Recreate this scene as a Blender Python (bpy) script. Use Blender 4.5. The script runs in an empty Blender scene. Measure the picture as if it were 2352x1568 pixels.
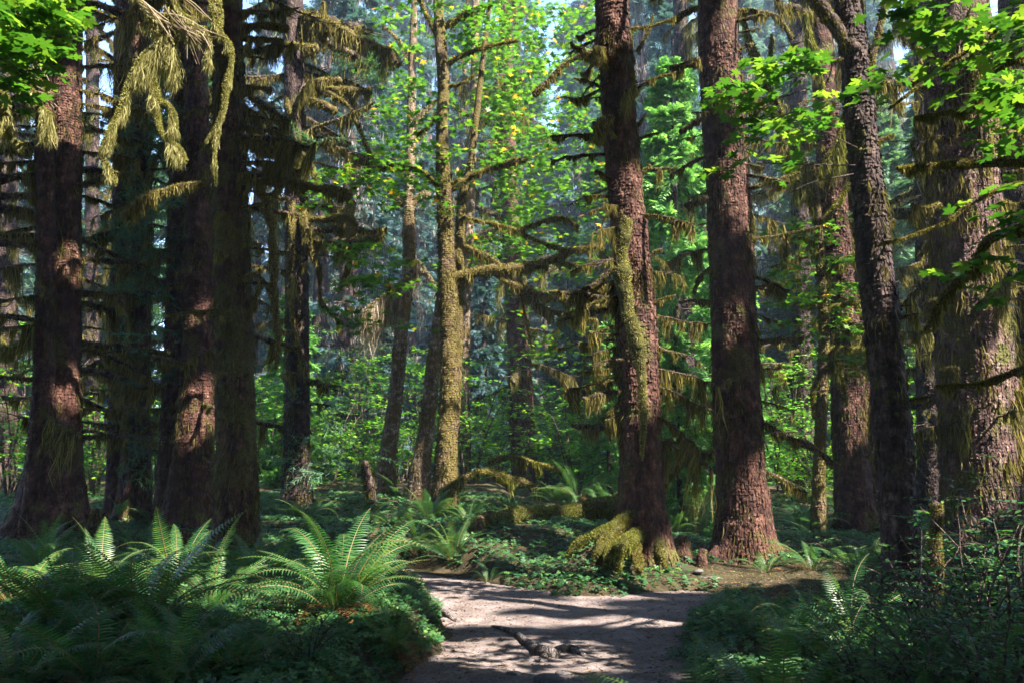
import bpy, math, random
import numpy as np
from math import radians, sin, cos, pi, tan

rng = np.random.default_rng(11)
random.seed(11)
sc = bpy.context.scene
COL = sc.collection

# ------------------------------------------------------------------ camera
LENS, PITCH, CAM_Z = 28.0, radians(9.2), 1.6
FPX = LENS / 36.0 * 2352.0
cam = bpy.data.cameras.new("camera")
cam.lens = LENS; cam.sensor_width = 36.0
cam.clip_start = 0.05; cam.clip_end = 600
cam.dof.use_dof = True; cam.dof.focus_distance = 12.5; cam.dof.aperture_fstop = 5.0
cam_o = bpy.data.objects.new("camera", cam); COL.objects.link(cam_o)
cam_o.location = (0, 0, CAM_Z); cam_o.rotation_euler = (pi / 2 + PITCH, 0, 0)
sc.camera = cam_o
CP, SP = cos(PITCH), sin(PITCH)

# ------------------------------------------------------------------ light
SUN_EL = radians(48.0)
SUN_H = np.array([0.81, -0.586]); SUN_H /= np.linalg.norm(SUN_H)
SUN = np.array([SUN_H[0] * cos(SUN_EL), SUN_H[1] * cos(SUN_EL), sin(SUN_EL)])
sun = bpy.data.lights.new("sun", 'SUN'); sun.energy = 5.0; sun.angle = radians(0.53)
sun.color = (1.0, 0.93, 0.82)
sun_o = bpy.data.objects.new("sun", sun); COL.objects.link(sun_o)
sun_o.location = (20, -15, 40)
sun_o.rotation_euler = (0, 0, 0)
import mathutils
sun_o.rotation_euler = mathutils.Vector(SUN).to_track_quat('Z', 'Y').to_euler()
world = bpy.data.worlds.new("World"); sc.world = world; world.use_nodes = True
wn = world.node_tree
sky = wn.nodes.new('ShaderNodeTexSky'); sky.sky_type = 'NISHITA'; sky.sun_disc = False
sky.ozone_density = 3.0; sky.sun_elevation = SUN_EL; sky.sun_rotation = math.atan2(SUN_H[0], SUN_H[1])
bg = wn.nodes['Background']; bg.inputs['Strength'].default_value = 0.15
wn.links.new(sky.outputs[0], bg.inputs['Color'])
sc.view_settings.view_transform = 'Standard'; sc.view_settings.look = 'None'
sc.view_settings.exposure = 2.38; sc.view_settings.gamma = 1.0
cy = sc.cycles
cy.use_adaptive_sampling = False; cy.use_denoising = True; cy.denoiser = 'OPENIMAGEDENOISE'
cy.max_bounces = 7; cy.diffuse_bounces = 4; cy.glossy_bounces = 2; cy.transmission_bounces = 4
cy.transparent_max_bounces = 4; cy.caustics_reflective = False; cy.caustics_refractive = False
cy.sample_clamp_indirect = 6.0

# ------------------------------------------------------------------ maths
def P(px, py, Y):
    """point at depth Y seen at photo pixel (2352 x 1568 scale)"""
    u = (px - 1176.0) / FPX; v = (784.0 - py) / FPX
    dy = CP - v * SP; dz = SP + v * CP; t = Y / dy
    return np.array([u * t, Y, CAM_Z + dz * t])
def Pv(px, py, Y):
    u = (px - 1176.0) / FPX; v = (784.0 - py) / FPX
    dy = CP - v * SP; dz = SP + v * CP; t = Y / dy
    return np.stack([u * t, Y + 0 * t, CAM_Z + dz * t], -1)
def G(px, py, z=0.0):
    u = (px - 1176.0) / FPX; v = (784.0 - py) / FPX
    t = (z - CAM_Z) / (SP + v * CP)
    return np.array([u * t, (CP - v * SP) * t, z])
def depth(p):
    return p[..., 1] * CP + (p[..., 2] - CAM_Z) * SP
def proj(p):
    d = np.maximum(depth(p), 1e-3)
    v = (-p[..., 1] * SP + (p[..., 2] - CAM_Z) * CP) / d
    return 1176 + FPX * p[..., 0] / d, 784 - FPX * v
def sstep(a, b, x):
    t = np.clip((x - a) / (b - a), 0, 1); return t * t * (3 - 2 * t)
def _h(i, j, k):
    n = (i * 374761393 + j * 668265263 + k * 2147483647 + 1013904223) & 0xffffffff
    n = ((n ^ (n >> 13)) * 1274126177) & 0xffffffff
    n = ((n ^ (n >> 15)) * 2246822519) & 0xffffffff
    return ((n ^ (n >> 16)) & 0xffff) / 32767.5 - 1.0
def vnoise(p):
    p = np.asarray(p, float); f = np.floor(p); i = f.astype(np.int64); t = p - f; t = t * t * (3 - 2 * t)
    out = 0
    for dx in (0, 1):
        for dy in (0, 1):
            for dz in (0, 1):
                w = (t[..., 0] if dx else 1 - t[..., 0]) * (t[..., 1] if dy else 1 - t[..., 1]) * (t[..., 2] if dz else 1 - t[..., 2])
                out = out + w * _h(i[..., 0] + dx, i[..., 1] + dy, i[..., 2] + dz)
    return out
def fbm(p, o=3):
    p = np.asarray(p, float); a, s = 1.0, 0
    for k in range(o):
        s = s + a * vnoise(p + 17.3 * k); p = p * 2.03; a *= 0.5
    return s
def norm(v):
    return v / np.maximum(np.linalg.norm(v, axis=-1, keepdims=True), 1e-9)
def spline(pts, step):
    """Catmull-Rom through rows of pts (x y z r ...), resampled about every step"""
    pts = np.asarray(pts, float)
    if len(pts) < 2: return pts
    ext = np.vstack([2 * pts[0] - pts[1], pts, 2 * pts[-1] - pts[-2]])
    out = []
    for i in range(1, len(ext) - 2):
        a, b, c, d = ext[i - 1], ext[i], ext[i + 1], ext[i + 2]
        n = max(2, int(np.ceil(np.linalg.norm((c - b)[:3]) / step)))
        t = np.linspace(0, 1, n, endpoint=False)[:, None]
        out.append(0.5 * (2 * b + (c - a) * t + (2 * a - 5 * b + 4 * c - d) * t**2 + (3 * b - a - 3 * c + d) * t**3))
    out.append(pts[-1:])
    return np.vstack(out)

# ------------------------------------------------------------------ mesh building
class MB:
    def __init__(s): s.v = []; s.q = []; s.t = []; s.qm = []; s.tm = []; s.n = 0
    def add(s, V, quads=None, tris=None, m=0):
        V = np.asarray(V, float).reshape(-1, 3)
        if quads is not None and len(quads):
            s.q.append(np.asarray(quads) + s.n); s.qm.append(np.full(len(quads), m))
        if tris is not None and len(tris):
            s.t.append(np.asarray(tris) + s.n); s.tm.append(np.full(len(tris), m))
        s.v.append(V); s.n += len(V); return s
    def mesh(s, name, mats, smooth=False, origin=(0, 0, 0)):
        me = bpy.data.meshes.new(name)
        if s.n == 0: return me
        V = np.vstack(s.v) - np.asarray(origin, float)
        q = np.vstack(s.q) if s.q else np.zeros((0, 4), int); t = np.vstack(s.t) if s.t else np.zeros((0, 3), int)
        li = np.concatenate([q.ravel(), t.ravel()]).astype(np.int32)
        ls = np.concatenate([np.arange(len(q)) * 4, len(q) * 4 + np.arange(len(t)) * 3]).astype(np.int32)
        me.vertices.add(len(V)); me.vertices.foreach_set('co', V.astype(np.float32).ravel())
        me.loops.add(len(li)); me.loops.foreach_set('vertex_index', li)
        me.polygons.add(len(ls)); me.polygons.foreach_set('loop_start', ls)
        mi = np.concatenate((s.qm or [np.zeros(0, int)]) + (s.tm or [np.zeros(0, int)])).astype(np.int32)
        for m in (mats if isinstance(mats, (list, tuple)) else [mats]): me.materials.append(m)
        me.polygons.foreach_set('material_index', mi)
        me.update(calc_edges=True)
        if smooth: me.polygons.foreach_set('use_smooth', np.ones(len(ls), bool))
        return me
    def obj(s, name, mats, parent=None, smooth=False):
        org = parent.location if parent is not None else (0, 0, 0)
        o = bpy.data.objects.new(name, s.mesh(name, mats, smooth, org)); COL.objects.link(o)
        if parent is not None: o.parent = parent
        return o
def child(s, name, mats, parent, root, smooth=False):
    """a part (or sub-part) built in world coordinates; root is the thing's Empty"""
    o = bpy.data.objects.new(name, s.mesh(name, mats, smooth, root.location)); COL.objects.link(o)
    o.parent = parent; return o
def thing(name, label, cat, loc, group=None, rz=0.0, s=1.0):
    o = bpy.data.objects.new(name, None); COL.objects.link(o)
    o.location = [float(a) for a in loc]; o.rotation_euler = (0, 0, rz); o.scale = (s, s, s)
    o.empty_display_size = 0.2
    tag(o, label, cat, group); return o
def tag(o, label=None, cat=None, group=None, kind=None):
    if label: o['label'] = label
    if cat: o['category'] = cat
    if group: o['group'] = group
    if kind: o['kind'] = kind
    return o
def cp(src, parent, loc=(0, 0, 0), rot=(0, 0, 0), s=1.0):
    o = src.copy(); COL.objects.link(o); o.parent = parent
    o.location = [float(a) for a in loc]; o.rotation_euler = rot; o.scale = (s, s, s) if not isinstance(s, tuple) else s
    return o
def tube(mb, pts, seg=8, m=0, lump=0.0, freq=8.0, cap=True, squash=None):
    """pts rows x y z r"""
    pts = np.asarray(pts, float); n = len(pts); c = pts[:, :3]; r = pts[:, 3]
    T = norm(np.gradient(c, axis=0)); up = np.array([0.0, 0.0, 1.0])
    ref = np.where(np.abs(T[:, 2:3]) > 0.9, np.array([[1.0, 0, 0]]), up[None])
    A = norm(np.cross(T, ref)); B = np.cross(A, T)
    for i in range(1, n):            # keep the frame from flipping
        a = A[i - 1] - T[i] * np.dot(A[i - 1], T[i]); a /= max(np.linalg.norm(a), 1e-9); A[i] = a; B[i] = np.cross(a, T[i])
    th = np.linspace(0, 2 * pi, seg, endpoint=False)
    V = c[:, None] + r[:, None, None] * (np.cos(th)[None, :, None] * A[:, None] + np.sin(th)[None, :, None] * B[:, None])
    if lump:
        nn = fbm(V * freq, 2); V = c[:, None] + (V - c[:, None]) * (1 + lump * nn)[..., None]
    i = np.arange(n - 1)[:, None] * seg; j = np.arange(seg)[None]; k = (j + 1) % seg
    Q = np.stack([i + j, i + k, i + seg + k, i + seg + j], -1).reshape(-1, 4)
    V = V.reshape(-1, 3); tr = None
    if cap:
        e = len(V); V = np.vstack([V, c[-1] + T[-1] * r[-1] * 0.6, c[0] - T[0] * r[0] * 0.3])
        b = (n - 1) * seg
        tr = [[b + a, b + (a + 1) % seg, e] for a in range(seg)] + [[(a + 1) % seg, a, e + 1] for a in range(seg)]
    mb.add(V, Q, tr, m)
def strands(mb, roots, L, w, m=0, sway=0.14, push=None):
    """hanging ribbons of moss: root, length, width"""
    N = len(roots)
    if N == 0: return
    L = np.broadcast_to(L, (N,)); w = np.broadcast_to(w, (N,))
    a = rng.uniform(0, pi, N); d = np.stack([np.cos(a), np.sin(a), 0 * a], -1) * (w / 2)[:, None]
    def j(k):
        q = rng.normal(0, 1, (N, 3)) * (L * sway * k)[:, None]; q[:, 2] *= 0.4; return q
    j1 = j(.5); j2 = j1 + j(.8); j3 = j2 + j(.9)
    if push is not None: j1 = j1 + push * 0.4; j2 = j2 + push * .8; j3 = j3 + push
    dn = np.zeros((N, 3)); dn[:, 2] = -L
    V = np.stack([roots - d, roots + d, roots + dn * .33 + j1 + d, roots + dn * .33 + j1 - d, roots + dn * .68 + j2 + d * .7, roots + dn * .68 + j2 - d * .7, roots + dn + j3], 1)
    b = np.arange(N)[:, None] * 7
    mb.add(V, np.concatenate([b + np.array([[0, 1, 2, 3]]), b + np.array([[3, 2, 4, 5]])]), b + np.array([[5, 4, 6]]), m)
def fuzz(mb, roots, dirs, L, w, m=0):
    N = len(roots)
    if N == 0: return
    L = np.broadcast_to(L, (N,)); w = np.broadcast_to(w, (N,))
    s = norm(np.cross(dirs, rng.normal(0, 1, (N, 3)))) * (w / 2)[:, None]
    V = np.stack([roots - s, roots + s, roots + dirs * L[:, None]], 1)
    mb.add(V, None, np.arange(N)[:, None] * 3 + np.array([[0, 1, 2]]), m)
def scatter(mb, tpl, C, Nrm, S, m=0, spin=None, heading=None):
    """copies of a template (verts, tris) at centres C with normals Nrm and sizes S"""
    TV, TT = tpl; N = len(C)
    if N == 0: return
    Z = norm(np.asarray(Nrm, float))
    ref = rng.normal(0, 1, (N, 3)) if heading is None else heading
    X = norm(np.cross(np.cross(Z, ref), Z)); Y = np.cross(Z, X)
    S = np.broadcast_to(S, (N,))
    V = C[:, None] + S[:, None, None] * (TV[None, :, 0:1] * X[:, None] + TV[None, :, 1:2] * Y[:, None] + TV[None, :, 2:3] * Z[:, None])
    T = (np.arange(N)[:, None, None] * len(TV) + TT[None]).reshape(-1, 3)
    mb.add(V, None, T, m)

# ------------------------------------------------------------------ leaf templates (lie along +X, normal +Z)
def polar_leaf(half, cup=0.12):
    pts = [(a, r) for a, r in half] + [(-a, r) for a, r in reversed(half[1:]) if a < 179]
    V = [(0.0, 0, 0)] + [(r * cos(radians(a)), r * sin(radians(a)), -cup * r * r) for a, r in pts]
    n = len(pts); T = [(0, 1 + i, 1 + (i + 1) % n) for i in range(n)]
    return np.array(V), np.array(T)
MAPLE_HI = polar_leaf([(0, 1.0), (7, .80), (14, .78), (20, .42), (33, .72), (42, .74), (50, .93), (58, .70), (68, .62), (78, .36), (96, .55), (112, .68), (126, .45), (150, .32), (180, .1)])
MAPLE_LO = polar_leaf([(0, 1.0), (21, .42), (48, .92), (78, .36), (110, .68), (155, .28)])
OVAL = (np.array([(0, 0, 0), (.3, .26, .03), (.7, .24, .02), (1, 0, -.06), (.7, -.24, .02), (.3, -.26, .03)]), np.array([(0, 2, 1), (0, 3, 2), (0, 4, 3), (0, 5, 4)]))
def clover():
    V, T = [(0, 0, 0)], []
    for k in range(3):
        a = k * 2 * pi / 3; b = len(V)
        for (da, r, z) in ((-.72, .55, 0), (-.5, .95, .02), (0, .82, -.08), (.5, .95, .02), (.72, .55, 0)):
            V.append((r * cos(a + da), r * sin(a + da), z))
        T += [(0, b + i, b + i + 1) for i in range(4)]
    return np.array(V), np.array(T)
CLOVER = clover()
def spray(n=9, droop=.25, w=.06, ln=.42):
    """flat conifer twig: a stem with needles-clad side twigs"""
    V, T = [], []
    def sliver(a, b, w):
        a = np.array(a); b = np.array(b); d = b - a; s = np.array([-d[1], d[0], 0]); s = s / (np.linalg.norm(s) + 1e-9) * w
        k = len(V); V.extend([a, a + d * .45 + s, b, a + d * .45 - s]); T.extend([(k, k + 1, k + 2), (k, k + 2, k + 3)])
    z = lambda x: -droop * x * x
    sliver((0, 0, 0), (1, 0, z(1)), w * .6)
    for i in range(n):
        x = .08 + .86 * i / n
        for sd in (-1, 1):
            l = ln * (1 - .75 * x) * random.uniform(.75, 1.15)
            sliver((x, 0, z(x)), (x + l * .75, sd * l * .8, z(x) - l * random.uniform(.1, .5)), w)
    return np.array(V), np.array(T)
SPRAYS = [spray(7), spray(8, .5), spray(6, .1, .07)]
def needle_twig(n=26):
    V, T = [], []
    def sl(a, b, w):
        a = np.array(a, float); b = np.array(b, float); d = b - a; s = np.cross(d, [0.3, 0.2, 1]); s = s / (np.linalg.norm(s) + 1e-9) * w
        k = len(V); V.extend([a - s, a + s, b]); T.append((k, k + 1, k + 2))
    def twig(p0, dr, L, depth):
        p1 = p0 + dr * L + np.array([0, 0, -.12 * L]); sl(p0, p1, .007)
        for i in range(int(n * L)):
            t = random.random(); q = p0 + (p1 - p0) * t
            nd = np.array([random.gauss(0, 1), random.gauss(0, 1), random.gauss(0, .8)]); nd /= np.linalg.norm(nd)
            sl(q, q + (nd + dr * .9) * .055, .008)
        if depth:
            for i in range(5):
                t = .15 + .8 * i / 5; sd = 1 if i % 2 else -1; a = sd * random.uniform(.5, .9)
                d2 = np.array([dr[0] * cos(a) - dr[1] * sin(a), dr[0] * sin(a) + dr[1] * cos(a), dr[2] - random.uniform(0, .3)])
                twig(p0 + (p1 - p0) * t, d2, L * random.uniform(.35, .55) * (1.15 - t * .6), depth - 1)
    twig(np.zeros(3), np.array([1.0, 0, 0]), 1.0, 2)
    return np.array(V), np.array(T)

# ------------------------------------------------------------------ materials
def mat(name):
    m = bpy.data.materials.new(name); m.use_nodes = True; nt = m.node_tree
    b = nt.nodes['Principled BSDF']; return m, nt, b
def N(nt, t, **kw):
    n = nt.nodes.new(t)
    for k, v in kw.items():
        if k.startswith('i_'): n.inputs[int(k[2:]) if k[2:].isdigit() else k[2:]].default_value = v
        else: setattr(n, k, v)
    return n
def ramp(nt, stops, fac=None):
    r = nt.nodes.new('ShaderNodeValToRGB'); e = r.color_ramp.elements
    while len(e) < len(stops): e.new(0.5)
    for el, (p, c) in zip(e, stops): el.position = p; el.color = (*c, 1)
    if fac is not None: nt.links.new(fac, r.inputs[0])
    return r
def leaf_mat(name, stops, transl=0.45, rough=0.45, spec=0.4, obj_random=False, tcol=1.25):
    m, nt, b = mat(name); L = nt.links.new
    geo = N(nt, 'ShaderNodeNewGeometry')
    fac = geo.outputs['Random Per Island']
    if obj_random:
        oi = N(nt, 'ShaderNodeObjectInfo'); mx = N(nt, 'ShaderNodeMath', operation='MULTIPLY_ADD', i_1=0.55)
        sb = N(nt, 'ShaderNodeMath', operation='MULTIPLY', i_1=0.45)
        L(geo.outputs['Random Per Island'], sb.inputs[0]); L(oi.outputs['Random'], mx.inputs[0]); L(sb.outputs[0], mx.inputs[2]); fac = mx.outputs[0]
    r = ramp(nt, stops, fac); L(r.outputs[0], b.inputs['Base Color'])
    b.inputs['Roughness'].default_value = rough; b.inputs['Specular IOR Level'].default_value = spec
    if transl:
        tr = N(nt, 'ShaderNodeBsdfTranslucent'); mul = N(nt, 'ShaderNodeMix', data_type='RGBA', blend_type='MULTIPLY')
        mul.inputs['Factor'].default_value = 1.0; L(r.outputs[0], mul.inputs['A']); mul.inputs['B'].default_value = (tcol, tcol * 1.05, tcol * 0.55, 1)
        L(mul.outputs['Result'], tr.inputs['Color'])
        mx = N(nt, 'ShaderNodeMixShader', i_0=transl); L(b.outputs[0], mx.inputs[1]); L(tr.outputs[0], mx.inputs[2])
        L(mx.outputs[0], nt.nodes['Material Output'].inputs['Surface'])
    return m
def bark_mat(name, dark, mid, light, moss=(0.10, 0.095, 0.02), moss_lo=0.52, scale=1.0, bump=0.6):
    m, nt, b = mat(name); L = nt.links.new
    tc = N(nt, 'ShaderNodeTexCoord'); mp = N(nt, 'ShaderNodeMapping'); mp.inputs['Scale'].default_value = (9 * scale, 9 * scale, 4.2 * scale)
    L(tc.outputs['Object'], mp.inputs[0])
    n0 = N(nt, 'ShaderNodeTexNoise', i_Scale=2.2, i_Detail=4.0); L(mp.outputs[0], n0.inputs['Vector'])
    add = N(nt, 'ShaderNodeMix', data_type='VECTOR'); add.inputs['Factor'].default_value = 0.34
    L(mp.outputs[0], add.inputs['A']); L(n0.outputs['Color'], add.inputs['B'])
    vo = N(nt, 'ShaderNodeTexVoronoi', feature='DISTANCE_TO_EDGE', i_Scale=2.6); L(add.outputs['Result'], vo.inputs['Vector'])
    vc = N(nt, 'ShaderNodeTexVoronoi', feature='F1', i_Scale=2.6); L(add.outputs['Result'], vc.inputs['Vector'])
    n1 = N(nt, 'ShaderNodeTexNoise', i_Scale=5.5 * scale, i_Detail=7.0, i_Roughness=0.65); L(tc.outputs['Object'], n1.inputs['Vector'])
    r1 = ramp(nt, [(0.28, dark), (0.5, mid), (0.74, light)], n1.outputs['Fac'])
    edge = ramp(nt, [(0.0, (0.22, 0.2, 0.2)), (0.14, (1, 1, 1))], vo.outputs['Distance'])
    mul = N(nt, 'ShaderNodeMix', data_type='RGBA', blend_type='MULTIPLY'); mul.inputs['Factor'].default_value = 0.6
    L(r1.outputs[0], mul.inputs['A']); L(edge.outputs[0], mul.inputs['B'])
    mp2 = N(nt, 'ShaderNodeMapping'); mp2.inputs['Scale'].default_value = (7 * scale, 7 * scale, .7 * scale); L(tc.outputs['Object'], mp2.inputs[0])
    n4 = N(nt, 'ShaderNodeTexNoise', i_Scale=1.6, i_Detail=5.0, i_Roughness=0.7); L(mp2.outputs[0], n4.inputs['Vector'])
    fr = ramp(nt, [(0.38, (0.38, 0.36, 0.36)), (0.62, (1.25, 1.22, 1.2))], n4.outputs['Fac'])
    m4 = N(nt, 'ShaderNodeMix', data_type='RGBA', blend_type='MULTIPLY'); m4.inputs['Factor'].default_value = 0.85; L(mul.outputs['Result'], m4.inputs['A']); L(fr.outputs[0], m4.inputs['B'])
    hs = N(nt, 'ShaderNodeHueSaturation'); L(m4.outputs['Result'], hs.inputs['Color'])
    mr = N(nt, 'ShaderNodeMapRange', i_3=0.72, i_4=1.3); sp = N(nt, 'ShaderNodeSeparateColor'); L(vc.outputs['Color'], sp.inputs[0]); L(sp.outputs[0], mr.inputs[0]); L(mr.outputs[0], hs.inputs['Value'])
    n2 = N(nt, 'ShaderNodeTexNoise', i_Scale=1.5 * scale, i_Detail=6.0, i_Roughness=0.7); L(tc.outputs['Object'], n2.inputs['Vector'])
    mk = ramp(nt, [(moss_lo, (0, 0, 0)), (moss_lo + 0.1, (1, 1, 1))], n2.outputs['Fac'])
    mx = N(nt, 'ShaderNodeMix', data_type='RGBA'); L(mk.outputs[0], mx.inputs['Factor']); L(hs.outputs[0], mx.inputs['A'])
    n3 = N(nt, 'ShaderNodeTexNoise', i_Scale=30.0, i_Detail=3.0); L(tc.outputs['Object'], n3.inputs['Vector'])
    rm = ramp(nt, [(0.3, tuple(a * 0.45 for a in moss)), (0.75, tuple(a * 1.35 for a in moss))], n3.outputs['Fac']); L(rm.outputs[0], mx.inputs['B'])
    L(mx.outputs['Result'], b.inputs['Base Color']); b.inputs['Roughness'].default_value = 0.85; b.inputs['Specular IOR Level'].default_value = 0.25
    hsum = N(nt, 'ShaderNodeMath', operation='MULTIPLY_ADD', i_1=0.55); L(n1.outputs['Fac'], hsum.inputs[0])
    cl = N(nt, 'ShaderNodeMath', operation='MINIMUM', i_1=0.22); L(vo.outputs['Distance'], cl.inputs[0]); L(cl.outputs[0], hsum.inputs[2])
    bp = N(nt, 'ShaderNodeBump', i_Strength=min(1.0, bump * 1.5), i_Distance=0.07); L(hsum.outputs[0], bp.inputs['Height']); L(bp.outputs[0], b.inputs['Normal'])
    return m
BARK = bark_mat("spruce_bark", (0.026, 0.010, 0.007), (0.088, 0.037, 0.025), (0.25, 0.14, 0.105), moss_lo=0.53)
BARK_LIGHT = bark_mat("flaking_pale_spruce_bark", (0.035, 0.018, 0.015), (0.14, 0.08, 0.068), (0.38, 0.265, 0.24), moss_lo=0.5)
BARK_MOSSY = bark_mat("mossy_spruce_bark", (0.027, 0.011, 0.007), (0.082, 0.038, 0.025), (0.21, 0.125, 0.09), moss_lo=0.46)
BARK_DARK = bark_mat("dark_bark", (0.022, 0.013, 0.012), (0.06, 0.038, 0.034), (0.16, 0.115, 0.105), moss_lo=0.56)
BARK_PALE = bark_mat("pale_maple_bark", (0.07, 0.045, 0.03), (0.22, 0.155, 0.105), (0.55, 0.47, 0.39), moss=(0.15, 0.10, 0.035), moss_lo=0.47, scale=1.6, bump=0.4)
BARK_MAPLE = bark_mat("mossy_maple_bark", (0.05, 0.035, 0.02), (0.14, 0.095, 0.05), (0.3, 0.22, 0.13), moss=(0.13, 0.1, 0.025), moss_lo=0.40, scale=1.5)
TWIG = bark_mat("dead_twig", (0.06, 0.04, 0.035), (0.14, 0.1, 0.085), (0.3, 0.25, 0.22), moss_lo=0.62, scale=3)
ROTWOOD = bark_mat("rotten_wood", (0.025, 0.011, 0.008), (0.085, 0.04, 0.026), (0.2, 0.115, 0.08), moss_lo=0.5, scale=1.4)
GREYWOOD = bark_mat("root_wood", (0.10, 0.085, 0.08), (0.2, 0.175, 0.165), (0.34, 0.3, 0.28), moss_lo=0.8, scale=2)
MOSSCOAT = bark_mat("moss_coat", (0.03, 0.03, 0.006), (0.085, 0.08, 0.014), (0.17, 0.15, 0.04), moss=(0.1, 0.1, 0.016), moss_lo=0.45, scale=3, bump=0.8)
def fur_mat(name, stops, tr=0.5):
    return leaf_mat(name, stops, transl=tr, rough=0.8, spec=0.1, tcol=1.2)
MOSS = fur_mat("hanging_moss", [(0.0, (0.055, 0.05, 0.012)), (0.5, (0.165, 0.142, 0.036)), (1.0, (0.36, 0.30, 0.11))])
MOSS_GREEN = fur_mat("green_moss", [(0.0, (0.045, 0.055, 0.008)), (0.5, (0.14, 0.15, 0.022)), (1.0, (0.36, 0.33, 0.10))])
MOSS_PALE = fur_mat("pale_moss", [(0.0, (0.10, 0.09, 0.03)), (0.5, (0.27, 0.25, 0.09)), (1.0, (0.5, 0.46, 0.22))])
MOSS_BARK = fur_mat("bark_moss", [(0.0, (0.03, 0.027, 0.008)), (0.6, (0.085, 0.075, 0.02)), (1.0, (0.2, 0.17, 0.055))])
GREY_LICHEN = fur_mat("grey_lichen", [(0.0, (0.15, 0.125, 0.13)), (0.5, (0.3, 0.255, 0.26)), (1.0, (0.5, 0.44, 0.42))])
LICHEN = fur_mat("pale_lichen", [(0.0, (0.16, 0.125, 0.09)), (0.5, (0.33, 0.265, 0.19)), (1.0, (0.55, 0.47, 0.38))])
MAPLE = leaf_mat("maple_leaf", [(0.0, (0.035, 0.10, 0.014)), (0.6, (0.07, 0.18, 0.022)), (0.93, (0.14, 0.26, 0.025)), (0.97, (0.38, 0.32, 0.03)), (1.0, (0.55, 0.2, 0.02))], 0.5, tcol=1.5)
MAPLE_NEAR = leaf_mat("near_maple_leaf", [(0.0, (0.025, 0.085, 0.012)), (0.7, (0.06, 0.155, 0.018)), (1.0, (0.17, 0.26, 0.03))], 0.5, tcol=1.5)
VINE = leaf_mat("vine_maple_leaf", [(0.0, (0.05, 0.17, 0.025)), (0.6, (0.12, 0.32, 0.04)), (1.0, (0.32, 0.46, 0.05))], 0.5, tcol=1.4)
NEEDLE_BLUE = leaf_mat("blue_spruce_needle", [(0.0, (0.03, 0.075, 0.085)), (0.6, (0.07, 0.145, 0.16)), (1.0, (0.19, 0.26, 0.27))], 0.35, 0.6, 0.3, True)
NEEDLE = leaf_mat("spruce_needle", [(0.0, (0.035, 0.09, 0.05)), (0.6, (0.075, 0.175, 0.095)), (1.0, (0.17, 0.29, 0.15))], 0.35, 0.6, 0.3, True)
HEMLOCK = leaf_mat("hemlock_needle", [(0.0, (0.05, 0.15, 0.04)), (0.6, (0.12, 0.31, 0.085)), (1.0, (0.3, 0.5, 0.15))], 0.45, 0.6, 0.3)
FROND = leaf_mat("fern_frond", [(0.0, (0.025, 0.095, 0.03)), (0.6, (0.055, 0.16, 0.045)), (1.0, (0.16, 0.25, 0.04))], 0.4, 0.42, 0.5, True)
FROND_DRY = leaf_mat("dead_frond", [(0.0, (0.09, 0.03, 0.012)), (0.6, (0.2, 0.08, 0.03)), (1.0, (0.34, 0.16, 0.06))], 0.3, 0.7, 0.2)
RACHIS = leaf_mat("fern_stem", [(0.0, (0.12, 0.08, 0.025)), (1.0, (0.2, 0.13, 0.045))], 0.0, 0.5)
COVER = leaf_mat("clover_leaf", [(0.0, (0.02, 0.075, 0.03)), (0.6, (0.045, 0.14, 0.045)), (1.0, (0.12, 0.22, 0.05))], 0.35, 0.5, 0.4)
SHRUB = leaf_mat("shrub_leaf", [(0.0, (0.02, 0.09, 0.035)), (0.6, (0.045, 0.16, 0.05)), (1.0, (0.13, 0.25, 0.05))], 0.4, 0.45, 0.4)
SHADE_CANOPY = leaf_mat("shade_canopy_leaf", [(0.0, (0.015, 0.045, 0.02)), (1.0, (0.04, 0.10, 0.04))], 0.2, 0.6, 0.3)  # leaves of the unseen canopy added for shade
LITTER = leaf_mat("needle_litter", [(0.0, (0.05, 0.03, 0.02)), (0.6, (0.15, 0.09, 0.055)), (0.9, (0.28, 0.2, 0.13)), (1.0, (0.4, 0.22, 0.08))], 0.0, 0.8, 0.2)
def soil_mat(name, stops, sc1, sc2, bump, dist):
    m, nt, b = mat(name); L = nt.links.new
    tc = N(nt, 'ShaderNodeTexCoord')
    n1 = N(nt, 'ShaderNodeTexNoise', i_Scale=sc1, i_Detail=8.0, i_Roughness=0.7); L(tc.outputs['Object'], n1.inputs['Vector'])
    n2 = N(nt, 'ShaderNodeTexNoise', i_Scale=sc2, i_Detail=6.0, i_Roughness=0.75); L(tc.outputs['Object'], n2.inputs['Vector'])
    r = ramp(nt, stops, n1.outputs['Fac'])
    r2 = ramp(nt, [(0.32, (0.42, 0.38, 0.36)), (0.6, (1.1, 1.1, 1.1))], n2.outputs['Fac'])
    mul = N(nt, 'ShaderNodeMix', data_type='RGBA', blend_type='MULTIPLY'); mul.inputs['Factor'].default_value = 1.0
    L(r.outputs[0], mul.inputs['A']); L(r2.outputs[0], mul.inputs['B']); L(mul.outputs['Result'], b.inputs['Base Color'])
    b.inputs['Roughness'].default_value = 0.92; b.inputs['Specular IOR Level'].default_value = 0.2
    ad = N(nt, 'ShaderNodeMath', operation='ADD'); L(n1.outputs['Fac'], ad.inputs[0]); L(n2.outputs['Fac'], ad.inputs[1])
    bp = N(nt, 'ShaderNodeBump', i_Strength=bump, i_Distance=dist); L(ad.outputs[0], bp.inputs['Height']); L(bp.outputs[0], b.inputs['Normal'])
    return m
TRAIL = soil_mat("trail_dirt", [(0.3, (0.13, 0.098, 0.09)), (0.5, (0.21, 0.17, 0.16)), (0.7, (0.33, 0.28, 0.268))], 3.0, 38.0, 0.7, 0.03)
SOIL = soil_mat("forest_soil", [(0.32, (0.03, 0.022, 0.016)), (0.5, (0.075, 0.06, 0.03)), (0.68, (0.13, 0.1, 0.055))], 2.2, 24.0, 0.9, 0.06)
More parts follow.
